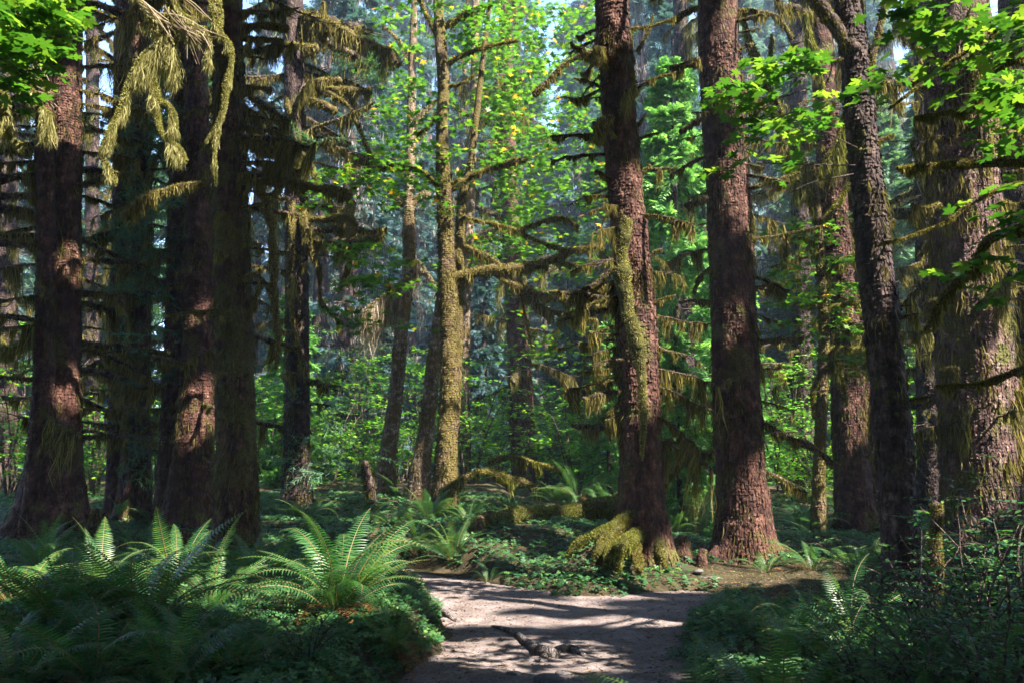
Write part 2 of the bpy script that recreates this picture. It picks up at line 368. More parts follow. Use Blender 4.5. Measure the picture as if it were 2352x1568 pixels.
STONE = soil_mat("trail_stone", [(0.3, (0.1, 0.092, 0.096)), (0.7, (0.19, 0.175, 0.175))], 6.0, 60.0, 0.4, 0.01)

# ------------------------------------------------------------------ terrain
TRAIL_PX = [(860, 1640), (935, 1568), (1030, 1500), (1028, 1440), (1015, 1400), (985, 1355), (930, 1328), (860, 1316), (760, 1312),
            (760, 1296), (900, 1300), (1000, 1306), (1060, 1320), (1160, 1347), (1316, 1374), (1430, 1372), (1540, 1362), (1590, 1358),
            (1640, 1368), (1610, 1392), (1570, 1420), (1540, 1455), (1530, 1500), (1570, 1568), (1660, 1640)]
TRAIL_W = np.array([G(a, b)[:2] for a, b in TRAIL_PX])
TRAIL_W = np.vstack([TRAIL_W, [[2.2, 2.0], [2.0, -4.0], [-0.9, -4.0], [-0.95, 2.0]]])
def trail_sd(x, y):
    """signed distance to the trail's outline, negative inside"""
    x = np.asarray(x, float); y = np.asarray(y, float)
    d = np.full(x.shape, 1e9); ins = np.zeros(x.shape, bool); n = len(TRAIL_W)
    for i in range(n):
        a = TRAIL_W[i]; b = TRAIL_W[(i + 1) % n]; e = b - a
        t = np.clip(((x - a[0]) * e[0] + (y - a[1]) * e[1]) / (e @ e), 0, 1)
        d = np.minimum(d, np.hypot(x - a[0] - t * e[0], y - a[1] - t * e[1]))
        c = (a[1] > y) != (b[1] > y)
        ins ^= c & (x < (b[0] - a[0]) * (y - a[1]) / (b[1] - a[1] + 1e-12) + a[0])
    return np.where(ins, -d, d)
def ground_z(x, y):
    x = np.asarray(x, float); y = np.asarray(y, float)
    q = np.stack([x, y, 0 * x], -1)
    sd = trail_sd(x, y) + 0.10 * fbm(q * 2.3, 3)
    left = sstep(0.4, -0.6, x)
    bank = 0.10 + 0.22 * left + 0.08 * sstep(3, 6, x)
    z = -0.05 + (bank + 0.05) * sstep(-0.06, 0.42, sd)
    z = z + sstep(0.1, 1.2, sd) * (0.09 * fbm(q * 0.8, 3) + 0.03 * fbm(q * 4.0, 2))
    z = z + 0.07 * np.clip(y - 13.5, 0, 12)
    z = z + 0.5 * np.exp(-(((x - 0.7) / 1.7) ** 2 + ((y - 14.6) / 1.6) ** 2))
    z = z + 0.42 * np.exp(-(((x - 1.25) / .42) ** 2 + ((y - 12.05) / .42) ** 2))
    return z
def gz(x, y): return float(ground_z(np.array([x]), np.array([y]))[0])
def grid_mesh(name, xs, ys, zf, m, kind, smooth=True):
    X, Y = np.meshgrid(xs, ys); Z = zf(X, Y); nx, ny = len(xs), len(ys)
    i = np.arange(ny - 1)[:, None] * nx; j = np.arange(nx - 1)[None]
    Q = np.stack([i + j, i + j + 1, i + nx + j + 1, i + nx + j], -1).reshape(-1, 4)
    mb = MB(); mb.add(np.stack([X, Y, Z], -1), Q); o = mb.obj(name, m, None, smooth); o['kind'] = kind; return o
def graded(lo, a, b, hi, fine, coarse_n):
    return np.concatenate([lo + (a - lo) * (1 - np.linspace(1, 0, coarse_n, endpoint=False) ** 2), np.arange(a, b, fine), b + (hi - b) * np.linspace(0, 1, coarse_n) ** 2])
o = grid_mesh("ground", graded(-140, -7, 8, 140, 0.07, 60), graded(-60, 3, 18, 160, 0.07, 60), ground_z, SOIL, 'structure')
tag(o, "dark forest floor of soil and needle litter under the trees")
def trail_z(x, y):
    q = np.stack([x, y, 0 * x], -1)
    return 0.0 + 0.018 * fbm(q * 1.1, 2) + 0.007 * fbm(q * 7.0, 3)
def build_trail():
    xs = np.arange(-4.6, 5.6, 0.05); ys = np.concatenate([np.arange(-4, 4, 0.25), np.arange(4, 15.2, 0.05)])
    X, Y = np.meshgrid(xs, ys); Z = trail_z(X, Y); nx, ny = len(xs), len(ys)
    i = np.arange(ny - 1)[:, None] * nx; j = np.arange(nx - 1)[None]
    Q = np.stack([i + j, i + j + 1, i + nx + j + 1, i + nx + j], -1).reshape(-1, 4)
    sd = trail_sd(X, Y).ravel(); keep = (sd[Q] < 0.35).all(1)
    mb = MB(); mb.add(np.stack([X, Y, Z], -1), Q[keep]); o = mb.obj("trail", TRAIL, None, True); o['kind'] = 'structure'
    tag(o, "packed pale dirt footpath winding between the ferns"); return o
build_trail()

# ------------------------------------------------------------------ trunks
def trunk_rows(px, Y, top_z=None, base=True, taper_top=0.55):
    """px rows (x, y, width[, Y]) from the top of the picture down -> rows x y z r from the ground up"""
    rows = []
    for a in px:
        y = a[3] if len(a) > 3 else Y
        p = P(a[0], a[1], y); rows.append([*p, a[2] / 2 * depth(p) / FPX])
    rows = rows[::-1]
    if base:
        g = gz(rows[0][0], rows[0][1])
        if rows[0][2] > g - 0.1:
            rows = [[rows[0][0], rows[0][1], g - 0.15, rows[0][3] * 1.04]] + rows
    if top_z:
        a = np.array(rows[-1]); b = np.array(rows[-2]); d = (a - b)[:3]; d /= d[2]
        n = 4; h0 = a[2]
        for k in range(1, n + 1):
            t = k / n; z = h0 + (top_z - h0) * t
            rows.append([a[0] + d[0] * (z - h0) * 0.5, a[1] + d[1] * (z - h0), z, a[3] * (1 - (1 - taper_top) * t)])
    return np.array(rows)
def trunk_mesh(mb, rows, seg=44, step=0.055, flare=0.0, lobes=5, seed=0, rough=1.0, flare_h=0.45, m=0):
    s = spline(rows, step); c, r = s[:, :3], s[:, 3]; n = len(s)
    th = np.linspace(0, 2 * pi, seg, endpoint=False)
    z0 = gz(c[0, 0], c[0, 1])
    hgt = np.clip(c[:, 2] - z0, 0, None)
    R = np.ones((n, seg)) * r[:, None]
    ph = random.uniform(0, 6.28); lob = 0.5 + 0.5 * np.cos(th * lobes + ph + 0.6 * np.sin(2 * th + seed))
    if flare: R *= 1 + flare * np.exp(-hgt / flare_h)[:, None] * (0.35 + 0.95 * lob[None])
    R *= 1 + 0.035 * np.cos(th * 3 + ph)[None] * np.sin(c[:, 2] * 0.7 + seed)[:, None]
    U = np.stack([np.cos(th), np.sin(th), 0 * th], -1)
    V = c[:, None] + R[..., None] * U[None]
    k = np.minimum(1.0, R / 0.25)
    nz = vnoise(V * np.array([13, 13, 5.5]) + seed); nz2 = fbm(V * np.array([5, 5, 2.0]) + seed * 3, 2)
    plate = np.where(nz > 0.15, 0.010, -0.006) + 0.006 * vnoise(V * 30)
    V = V + U[None] * ((plate * rough + 0.015 * nz2) * k)[..., None]
    nf = int(min(9000, 2 * pi * r.mean() * (s[-1, 2] - z0) / .0022)); ok = np.where(c[:, 2] < 9.5)[0]
    if len(ok) and rough > .5:
        fa = rng.choice(ok, nf); fb = rng.integers(0, seg, nf); p = V[fa, fb]; u = U[fb]; tg = np.stack([-u[:, 1], u[:, 0], 0 * u[:, 0]], -1)
        fw = rng.uniform(.008, .026, nf)[:, None]; fh = rng.uniform(.012, .042, nf)[:, None]; up = np.array([[0, 0, 1.0]]); lift = rng.uniform(.006, .024, nf)[:, None]; sk = rng.normal(0, .012, (nf, 1))
        F = np.stack([p - tg * fw + u * lift - up * fh, p + tg * (fw + sk) + u * lift * .7 - up * fh * .8, p + tg * fw * .7 - u * .006 + up * fh, p - tg * fw * .8 - u * .006 + up * fh * .9], 1)
        mb.add(F, np.arange(nf)[:, None] * 4 + np.array([[0, 1, 2, 3]]), None, m)
    i = np.arange(n - 1)[:, None] * seg; j = np.arange(seg)[None]; kk = (j + 1) % seg
    mb.add(V, np.stack([i + j, i + kk, i + seg + kk, i + seg + j], -1).reshape(-1, 4), None, m)
    return s, V
def moss_on_trunk(mb, s, V, n, L=(0.06, 0.22), thr=0.15, w=0.018, m=0, zmax=9.0, seed=0):
    """tufts that hang down the bark in patches"""
    ny, ns = V.shape[:2]
    ok = np.where(s[:, 2] < zmax)[0]
    a = rng.choice(ok, n * 3); b = rng.integers(0, ns, n * 3)
    p = V[a, b]; out = norm(p - s[a, :3])
    keep = fbm(p * np.array([2.6, 2.6, 1.3]) + seed, 3) > thr
    p = p[keep][:n]; out = out[keep][:n]
    strands(mb, p + out * 0.006, rng.uniform(L[0], L[1], len(p)), w, m, 0.1, out * rng.uniform(0.01, 0.05, (len(p), 1)))

# ------------------------------------------------------------------ limbs with moss
def limb(parent, root, px, Y, w0, w1, curtain=18, dens=1.0, bark=None, moss=None, pad=0.5, name='branch', seg=8, seed=None):
    """a branch through photo pixels at depth Y (rows may carry their own depth), with its coat and curtain of moss"""
    rows = []
    for k, a in enumerate(px):
        y = a[2] if len(a) > 2 else Y
        p = P(a[0], a[1], y); t = k / max(1, len(px) - 1)
        rows.append([*p, (w0 + (w1 - w0) * t) / 2 * depth(p) / FPX])
    return limb_w(parent, root, np.array(rows), curtain / FPX, dens, bark, moss, pad, name, seg)
def limb_w(parent, root, rows, curtain, dens=1.0, bark=None, moss=None, pad=0.5, name='branch', seg=8):
    Ym = float(np.mean(depth(rows[:, :3]))) if rows[:, 1].mean() > 1 else 14.0
    s = spline(rows, max(0.04, 0.004 * Ym)); wd = max(0.006, 0.00105 * Ym)
    core = s.copy(); core[:, :3] += 0.25 * s[:, 3:4] * np.stack([fbm(s[:, :3] * 5, 2), fbm(s[:, :3] * 5 + 9, 2), fbm(s[:, :3] * 5 + 5, 2)], -1)
    core[:, 3] *= np.clip(1 + .55 * vnoise(core[:, :3] * (1.0 / max(.06, 5 * s[:, 3].mean())) + 3), .55, 1.6)
    mb = MB(); tube(mb, core, seg, 0, 0.25, 9.0)
    b = child(mb, name, bark or BARK_MAPLE, parent, root, True)
    L = np.linalg.norm(np.diff(core[:, :3], axis=0), axis=1).sum()
    cur = curtain * Ym * 1.5
    n = int(dens * (L / wd) * (1.6 + 5.0 * min(1.0, cur / (12 * wd)))); n = max(60, min(int(n * 1.3), 13000))
    mo = MB()
    idx = rng.uniform(0, len(core) - 1.001, n); i0 = idx.astype(int); f = (idx - i0)[:, None]
    c = core[i0] * (1 - f) + core[i0 + 1] * f
    T = norm(core[i0 + 1, :3] - core[i0, :3]); side = norm(np.cross(T, [0, 0, 1.0])); up = np.cross(side, T)
    # clumped curtain
    prof = np.clip(0.35 + 0.9 * fbm(c[:, :3] * (2.2 / max(cur, 0.08)), 2), 0.04, 1.6)
    a = rng.uniform(-pi, 0, n)
    rt = c[:, :3] + c[:, 3:4] * 0.95 * (np.cos(a)[:, None] * side + np.sin(a)[:, None] * up)
    vert = np.abs(T[:, 2])
    strands(mo, rt, np.maximum(0.02, cur * prof * rng.uniform(0.35, 1.0, n) * (1 - 0.3 * vert)), wd * rng.uniform(0.7, 1.5, n), 0, 0.10)
    if pad:
        n2 = int(n * pad * 1.6)
        idx = rng.uniform(0, len(core) - 1.001, n2); i0 = idx.astype(int); f = (idx - i0)[:, None]; c = core[i0] * (1 - f) + core[i0 + 1] * f
        T = norm(core[i0 + 1, :3] - core[i0, :3]); side = norm(np.cross(T, [0, 0, 1.0])); up = np.cross(side, T)
        a = rng.uniform(-pi, pi, n2); d = np.cos(a)[:, None] * side + np.sin(a)[:, None] * up
        fuzz(mo, c[:, :3] + d * c[:, 3:4] * 0.9, norm(d + rng.normal(0, .5, (n2, 3))), np.minimum(c[:, 3] * rng.uniform(0.25, 0.8, n2), 2.2 * wd) + wd, wd * 1.3)
    child(mo, 'hanging_moss', moss or MOSS, b, root)
    return b
# a small library of dead mossy side branches for the spruces, along +X, one metre long
BRANCH_LIB = []
lib_root = None
def make_branch_lib():
    for k in range(16):
        droop = random.uniform(-0.05, 0.3); fat = [0.018, 0.026, 0.04][k % 3]; bend = random.uniform(-.15, .15)
        x = np.linspace(0, 1, 9)
        rows = np.stack([x, bend * x**2 + .02 * rng.normal(0, 1, 9) * x, -droop * x**1.6 + .02 * rng.normal(0, 1, 9) * x, fat * (1.15 - .75 * x if k % 3 < 2 else 0.8 + .35 * np.sin(3 * x))], -1)
        s = spline(rows, .04); mb = MB(); tube(mb, s, 7, 0, .3, 9)
        for q in range([9, 6, 3][k % 3]):        # bare side twigs
            i = random.randrange(len(s) // 4, len(s) - 1); p = s[i, :3]; a = random.choice((-1, 1)) * random.uniform(.5, 1.2); l = random.uniform(.12, .4)
            e = p + np.array([cos(a) * l, sin(a) * l, random.uniform(-.4, .15) * l]); mid = (p + e) / 2 + rng.normal(0, .03, 3)
            tube(mb, spline([[*p, .008], [*mid, .006], [*e, .003]], .06), 4, 0)
        bm = mb.mesh('branch', TWIG if k % 3 == 0 else BARK_DARK, True)
        mo = MB(); n = [420, 700, 800][k % 3]; cur = ([.24, .4, .3][k % 3] if k < 12 else .95)
        i0 = rng.integers(1, len(s) - 1, n); c = s[i0]
        prof = np.clip(.3 + 1.0 * fbm(np.stack([c[:, 0] * 7 + 31 * k, 0 * c[:, 0], 0 * c[:, 0]], -1), 2), .02, 1.5)
        rt = c[:, :3] + rng.normal(0, 1, (n, 3)) * c[:, 3:4] * .6
        strands(mo, rt, np.maximum(.02, cur * prof * rng.uniform(.4, 1, n)), .013 * rng.uniform(.7, 1.4, n), 0, .1)
        n2 = 260; i0 = rng.integers(1, len(s) - 1, n2); d = norm(rng.normal(0, 1, (n2, 3)) + [0, 0, .3])
        fuzz(mo, s[i0, :3] + d * s[i0, 3:4] * .85, d, s[i0, 3] * rng.uniform(.4, 1.1, n2), .02)
        BRANCH_LIB.append((bm, mo.mesh('hanging_moss', MOSS)))
make_branch_lib()
def add_branch(root, p, az, L, k, tilt=0.0):
    bm, mm = BRANCH_LIB[k]
    b = bpy.data.objects.new('branch', bm); COL.objects.link(b); b.parent = root
    b.location = [float(a) for a in (np.asarray(p) - np.array(root.location))]; b.rotation_euler = (0, tilt, az); b.scale = (L, L, L * random.uniform(.8, 1.25))
    h = bpy.data.objects.new('hanging_moss', mm); COL.objects.link(h); h.parent = b
    return b
def side_branches(root, s, z0, z1, n, L=(0.5, 1.6), az=None, tilt=(-.15, .3)):
    for i in range(int(n * 1.3)):
        z = z0 + (z1 - z0) * (i + random.random()) / n
        q = np.array([np.interp(z, s[:, 2], s[:, c]) for c in range(4)])
        a = random.uniform(0, 2 * pi) if az is None else random.choice(az) + random.gauss(0, .45)
        add_branch(root, q[:3] + q[3] * .8 * np.array([cos(a), sin(a), 0]), a, random.uniform(*L), random.randrange(len(BRANCH_LIB)), random.uniform(*tilt))

# ------------------------------------------------------------------ gaps shaped in the added canopy so sun lands on chosen spots
LIT = [  # (photo x, y, depth, radius)
    (150, 285, 15, .38), (145, 940, 15, .18), (150, 640, 15, .18), (305, 1215, 17, .5), (310, 1000, 17, .18), (325, 760, 17, .13), (472, 560, 16, .13), (470, 720, 16, .1),
    (330, 200, 6, .55), (300, 300, 6, .35), (500, 120, 6, .4), (515, 260, 6, .25), (70, 170, 6, .4), (400, 60, 6, .5), (690, 60, 20, .6), (690, 210, 20, .5), (800, 230, 19, .6), (690, 1120, 20, .3),
    (750, 1260, 7.6, .75), (640, 1260, 7.8, .4), (860, 1290, 7.5, .35), (760, 1400, 7.4, .18), (560, 1290, 8, .2), (330, 1270, 10, .5), (420, 1260, 9, .25), (200, 1290, 9, .3),
    (1680, 1240, 14, .35), (1665, 1190, 14, .2), (1700, 100, 14, .6), (1705, 250, 14, .45), (1700, 650, 14, .12), (1725, 880, 14, .12), (1690, 1120, 14, .14), (1770, 1250, 13.5, .3),
    (2190, 260, 13.5, .9), (2200, 420, 13.5, .6), (2270, 640, 13, .5), (2280, 780, 13, .3), (2290, 1010, 13, .5), (2240, 120, 13, .8), (2250, 1130, 13, .3), (1975, 170, 9, .35), (2000, 290, 9, .2),
    (1437, 560, 12, .22), (1440, 660, 12, .25), (1455, 760, 12, .25), (1468, 850, 12, .22), (1430, 150, 13, .25), (1445, 330, 13, .2), (1490, 750, 13, .2),
    (1390, 1215, 11.8, .4), (1350, 1270, 11.6, .35), (1440, 1260, 11.5, .3), (1380, 1330, 11.2, .55), (1480, 1300, 11.4, .5), (1240, 1300, 12, .35), (1130, 1300, 12.4, .4), (1600, 1320, 12.4, .6), (1700, 1340, 12, .5), (1800, 1310, 12, .5), (1880, 1270, 12.5, .35), (1560, 1345, 11.6, .5),
    (1250, 1095, 17, 1.0), (1340, 1090, 17, .9), (1120, 1185, 14.5, .35), (1150, 640, 18, .7), (1250, 690, 18, .6), (1330, 720, 18, .6), (1130, 420, 18, .8), (1040, 1250, 13, .35),
    (1990, 560, 16, .8), (1940, 640, 16, .8), (1900, 760, 16, .8), (2250, 100, 5, .6), (2320, 170, 5, .6), (2100, 120, 5.2, .4), (1760, 200, 8.5, .7), (1850, 230, 8.5, .5), (2260, 300, 5.5, .4), (60, 60, 5, .7), (120, 60, 5, .4), (1930, 980, 17, .4), (945, 250, 22, .45), (940, 420, 22, .45), (936, 600, 22, .4), (915, 780, 22, .4), (895, 980, 22, .35), (1088, 330, 27, .5), (1080, 500, 27, .4), (975, 1040, 21, .3), (985, 900, 21, .25), (1035, 560, 19, .35), (1025, 430, 19, .3),
    (1215, 760, 31, .6), (850, 880, 26, .9), (760, 900, 27, .9), (950, 900, 27, .9), (1080, 860, 26, .9), (1130, 950, 26, .8), (1320, 900, 23, .9), (1240, 930, 26, .8), (1800, 900, 24, .9), (1790, 1000, 23, .8), (1560, 800, 22, .8), (1570, 500, 22, .9), (1540, 650, 22, .8), (1590, 350, 22, .8), (620, 1050, 25, .7), (210, 950, 24, .8),
    (1340, 690, 12.5, .45), (1380, 850, 12.5, .4), (1540, 690, 12.5, .4), (1340, 940, 12.5, .35), (1300, 170, 12.5, .3), (1760, 180, 16, .8), (1840, 120, 16, .6), (700, 1190, 17, .35), (860, 1190, 17, .4), (960, 1170, 18, .4), (1080, 1160, 18, .4), (1180, 1150, 17, .4), (1420, 1120, 17, .35), (1560, 1210, 16, .3), (1620, 1180, 17, .35), (1830, 1190, 16, .4), (600, 1220, 14, .3), (1260, 1230, 14, .3), (1650, 1350, 11.6, .5), (1750, 1342, 11.9, .45), (1530, 1352, 11.4, .35), (1672, 1262, 13.6, .25), (1000, 1200, 16, .5), (900, 1230, 15, .4), (1200, 1240, 13.6, .3), (1340, 1170, 15.2, .35), (1100, 1305, 12.4, .3), (955, 1250, 14, .3), (1870, 1250, 12.2, .35), (900, 690, 22, .6), (980, 670, 22, .5), (1950, 1400, 7.6, .25), (1780, 1480, 6.2, .2), (2050, 1330, 8, .2), (1500, 1540, 4.6, .15),
    (1880, 1420, 8, .25), (2100, 1210, 7, .2), (2200, 1330, 6.5, .22), (2280, 1200, 6.5, .2), (1640, 1480, 6.5, .15), (2000, 1360, 9.5, .3), (2180, 1440, 6.2, .15), (230, 1330, 8.8, .3), (100, 1300, 9.5, .25), (620, 1470, 6.6, .14), (420, 1350, 7.5, .2), (930, 1330, 7.6, .2),
]
STRIPES = []
for (x0, x1, yy, r) in ((1000, 1330, 1384, .2), (1330, 1600, 1376, .15), (1010, 1480, 1396, .06), (1050, 1540, 1429, .19), (1000, 1080, 1410, .18), (1100, 1250, 1350, .07), (1350, 1800, 1362, .1), (1560, 1720, 1400, .06), (1480, 1640, 1432, .09), (1300, 1360, 1546, .04)):
    for x in np.arange(x0, x1, 26): p = G(x, yy); STRIPES.append([*p, r])
LITW = np.array([[*P(a, b, c), r] for a, b, c, r in LIT] + STRIPES)
def in_light(c, slack=0.0):
    """which of the points c lie in a sun shaft"""
    out = np.zeros(len(c), bool)
    for x, y, z, r in LITW:
        d = c - np.array([x, y, z]); t = d @ SUN
        e = np.linalg.norm(d - t[:, None] * SUN, axis=1)
        out |= (t > 1.5) & (e < r + (slack if r >= .18 else .5 * slack))
    return out
def in_view(c, mx=120, my=90):
    x, y = proj(c); return (c[:, 1] > 0.3) & (x > -mx) & (x < 2352 + mx) & (y > -my) & (y < 1568 + my)

# ------------------------------------------------------------------ unseen leaf clumps added overhead and around to shade the scene
def build_shade_canopy():
    n = 4600
    c = np.stack([rng.uniform(-28, 42, n), rng.uniform(-32, 26, n), rng.uniform(12, 25, n)], -1)
    m2 = 1100; a = rng.uniform(pi * 0.93, 2.1 * pi, m2); rr = rng.uniform(20, 34, m2)  # low ring added to block sky light from behind and the sides
    c = np.vstack([c, np.stack([rr * np.cos(a), rr * np.sin(a) - 2, rng.uniform(0.5, 14, m2)], -1)])
    m3 = 2300; h = rng.uniform(13, 24, m3); tg = np.stack([rng.uniform(-11, 10, m3), rng.uniform(1, 17, m3), rng.uniform(0, 6, m3)], -1)  # more clumps set along the sun direction to shade the foreground
    c = np.vstack([c, tg + SUN * (h / SUN[2])[:, None]])
    k = 42
    p = (c[:, None] + rng.normal(0, 1, (len(c), k, 3)) * [1.0, 1.0, .45]).reshape(-1, 3)
    p = p[~in_view(p)]; p = p[~in_light(p, .3)]
    sh = []  # extra clumps aimed to keep the sun off chosen spots
    for x0, x1, y0, y1, Y in ((940, 1580, 1462, 1568, 0), (440, 500, 780, 1180, 16), (500, 580, 500, 1250, 13.4), (380, 430, 300, 1150, 16), (1640, 1690, 300, 1000, 13.9), (2010, 2080, 450, 1350, 8.9), (100, 330, 1420, 1560, 6.2)):
        for q in range(70):
            a, b_ = random.uniform(x0, x1), random.uniform(y0, y1); g = G(a, b_) if Y == 0 else P(a, b_, Y); h_ = random.uniform(13, 22)
            sh.append(g + SUN * (h_ / SUN[2]) + rng.normal(0, .25, 3))
    sh = (np.array(sh)[:, None] + rng.normal(0, 1, (len(sh), 40, 3)) * .38).reshape(-1, 3); sh = sh[~in_light(sh, .14)]; sh = sh[~in_view(sh)]
    hit = p - SUN * ((p[:, 2] - 3) / SUN[2])[:, None]          # most clumps dropped where they would shade the clearing behind
    p = p[(hit[:, 1] < np.where(hit[:, 0] < -3.5, 20.0, 17.0) + 1.5 * vnoise(hit * .5)) | (rng.uniform(0, 1, len(p)) < .10)]
    p = np.vstack([p, sh])
    mb = MB(); scatter(mb, (OVAL[0] - [.5, 0, 0], OVAL[1]), p, rng.normal(0, .5, (len(p), 3)) + [0, 0, 1], rng.uniform(.4, .75, len(p)))
    o = mb.obj("shade_canopy", SHADE_CANOPY); tag(o, "unseen canopy of leaf clumps added to shade the path", kind='stuff')
build_shade_canopy()

# ------------------------------------------------------------------ leaf sprays
def leaf_layer(mb, c, n, R, size, tpl, flat=.10, tilt=.32, m=0):
    """a flat layer of leaves round a twig end"""
    a = rng.uniform(0, 2 * pi, n); r = R * np.sqrt(rng.uniform(0, 1, n))
    p = np.asarray(c) + np.stack([r * np.cos(a), r * np.sin(a), rng.normal(0, flat * R, n) - .25 * r * r / max(R, .01)], -1)
    h = np.stack([np.cos(a), np.sin(a), 0 * a], -1) + rng.normal(0, .5, (n, 3))
    scatter(mb, tpl, p, rng.normal(0, tilt, (n, 3)) + [0, 0, 1], rng.uniform(.65, 1.2, n) * size, m, heading=h)
def twigs_to(mb, a, ends, r=.008, m=0):
    for e in ends:
        mid = (a + e) / 2 + rng.normal(0, .06, 3) * np.linalg.norm(e - a) + [0, 0, .06 * np.linalg.norm(e - a)]
        tube(mb, spline([[*a, r], [*mid, r * .75], [*e, r * .4]], max(.08, np.linalg.norm(e - a) / 6)), 4, m, cap=False)
def crown_px(root, regions, mats, leaf, tpl=MAPLE_LO, name='crown', anchor=None, twig=None):
    """leaf layers in boxes of (x0, x1, y0, y1, Y0, Y1, clusters, leaves each, radius)"""
    mb = MB(); tw = MB()
    for x0, x1, y0, y1, Ya, Yb, nc, nl, R in regions:
        for i in range(nc):
            c = P(random.uniform(x0, x1), random.uniform(y0, y1), random.uniform(Ya, Yb))
            if in_light(c[None], .15)[0]: continue
            leaf_layer(mb, c, int(nl * random.uniform(.5, 1.4)), R * random.uniform(.6, 1.3), leaf, tpl)
            if anchor is not None:
                d = c + rng.normal(0, .5, 3) * [1, .6, .5]; twigs_to(tw, c, [d], .007)
    o = child(mb, name, mats, root, root)
    if anchor is not None and tw.n: child(tw, 'twig_sprays', TWIG, root, root)
    return o

def pr(px, py, Y, w):
    p = P(px, py, Y); return [*p, w / 2 * depth(p) / FPX]
# ------------------------------------------------------------------ the spruces beside the path
def spruce(label, stems, Y, bark=BARK, flare=.5, lobes=5, moss_n=900, seed=0, group=None, top_z=24, thr=.15, name='spruce_tree', roots=(), fh=.45, moss=MOSS_BARK, mossL=(.06, .25)):
    """stems: lists of (x, y, width) rows from the top of the photo down; the first one is the main stem"""
    all_rows = [trunk_rows(px, px[0][3] if len(px[0]) > 3 else Y, top_z, base=True) for px in stems]
    b = all_rows[0][0]
    root = thing(name, label, 'tree', (b[0], b[1], gz(b[0], b[1])), group)
    out = []; mm = MB()
    for k, rows in enumerate(all_rows):
        mb = MB(); s, V = trunk_mesh(mb, rows, seg=52 if k == 0 else 40, flare=flare if k == 0 else flare * .5, lobes=lobes, seed=seed + 3 * k, flare_h=fh)
        child(mb, 'trunk', bark, root, root, True)
        moss_on_trunk(mm, s, V, moss_n if k == 0 else moss_n // 2, mossL, thr, .0009 * Y + .003, seed=seed + k); out.append(s)
    for rt in roots:
        mb = MB(); tube(mb, spline(rt, .05), 14, 0, .18, 6); child(mb, 'root', bark, root, root, True)
    child(mm, 'moss_clumps', moss, root, root)
    return root, out

def root_from(b, az, L, r, z0=.35, drop=None):
    """a buttress root running out from a trunk base at (x, y)"""
    out = []
    for t in np.linspace(0, 1, 6):
        x = b[0] + cos(az) * L * t; y = b[1] + sin(az) * L * t; az += random.uniform(-.12, .12)
        g = gz(x, y); out.append([x, y, g + z0 * (1 - t) ** 2.2 - .03 * t, r * (1 - .72 * t)])
    return out

# big twin-stemmed spruce
T1, s1 = spruce("massive twin-stemmed spruce with a broad flared base, a slim stem fused to its side", 
    [[(152, 0, 66), (152, 300, 64), (150, 600, 66), (143, 850, 78), (132, 1000, 100), (122, 1120, 126), (116, 1230, 150)],
     [(98, 0, 30, 14.6), (103, 300, 36, 14.6), (106, 600, 42, 14.6), (102, 850, 46, 14.6), (96, 1050, 60, 14.6), (88, 1220, 74, 14.6)]], 15, flare=.5, moss_n=1500, seed=1,
    roots=[root_from(P(70, 1230, 14.8)[:2], pi * 1.02, 1.3, .2, .5), root_from(P(160, 1230, 14.8)[:2], -.5, .9, .16, .4)])
side_branches(T1, s1[0], 2.2, 10.5, 24, (.6, 1.7), az=(-.6, .2, .5, pi - .3, pi + .3))
side_branches(T1, s1[1], 2.2, 10.5, 22, (.7, 2.0), az=(pi, pi + .4, pi - .5, -1.8))
# grey twin spruce behind it
T2, s2 = spruce("spruce with two fused stems rising behind the mossy stumps, sunlit spot at its foot",
    [[(318, 0, 40), (322, 300, 44), (322, 600, 48), (318, 800, 50), (314, 1000, 56), (308, 1150, 68), (302, 1235, 80)],
     [(290, 0, 44, 17.4), (284, 300, 44, 17.4), (278, 600, 40, 17.4), (272, 900, 42, 17.4), (268, 1100, 44, 17.4), (264, 1215, 50, 17.4)]], 17, flare=.35, moss_n=1100, seed=5, bark=BARK)
side_branches(T2, s2[0], 2.0, 11, 34, (.7, 1.9)); side_branches(T2, s2[1], 2.0, 11, 22, (.8, 2.0))
# reddish pair
T3, s3 = spruce("ragged reddish spruce pair grown together, shaggy moss in the cleft between both stems",
    [[(450, 0, 50), (452, 250, 52), (456, 480, 56), (458, 650, 62), (456, 850, 72), (448, 1000, 84), (436, 1130, 96), (428, 1235, 110)],
     [(420, 0, 46, 16.5), (420, 300, 50, 16.5), (414, 550, 54, 16.5), (408, 750, 54, 16.5), (400, 950, 54, 16.5), (390, 1100, 56, 16.5), (384, 1225, 62, 16.5)]], 16, flare=.4, moss_n=2000, seed=9, thr=0.0)
side_branches(T3, s3[0], 1.6, 11, 26, (.4, 1.2)); side_branches(T3, s3[1], 2.0, 11, 22, (.4, 1.3), az=(pi, pi + .5, pi - .3, -1.7))
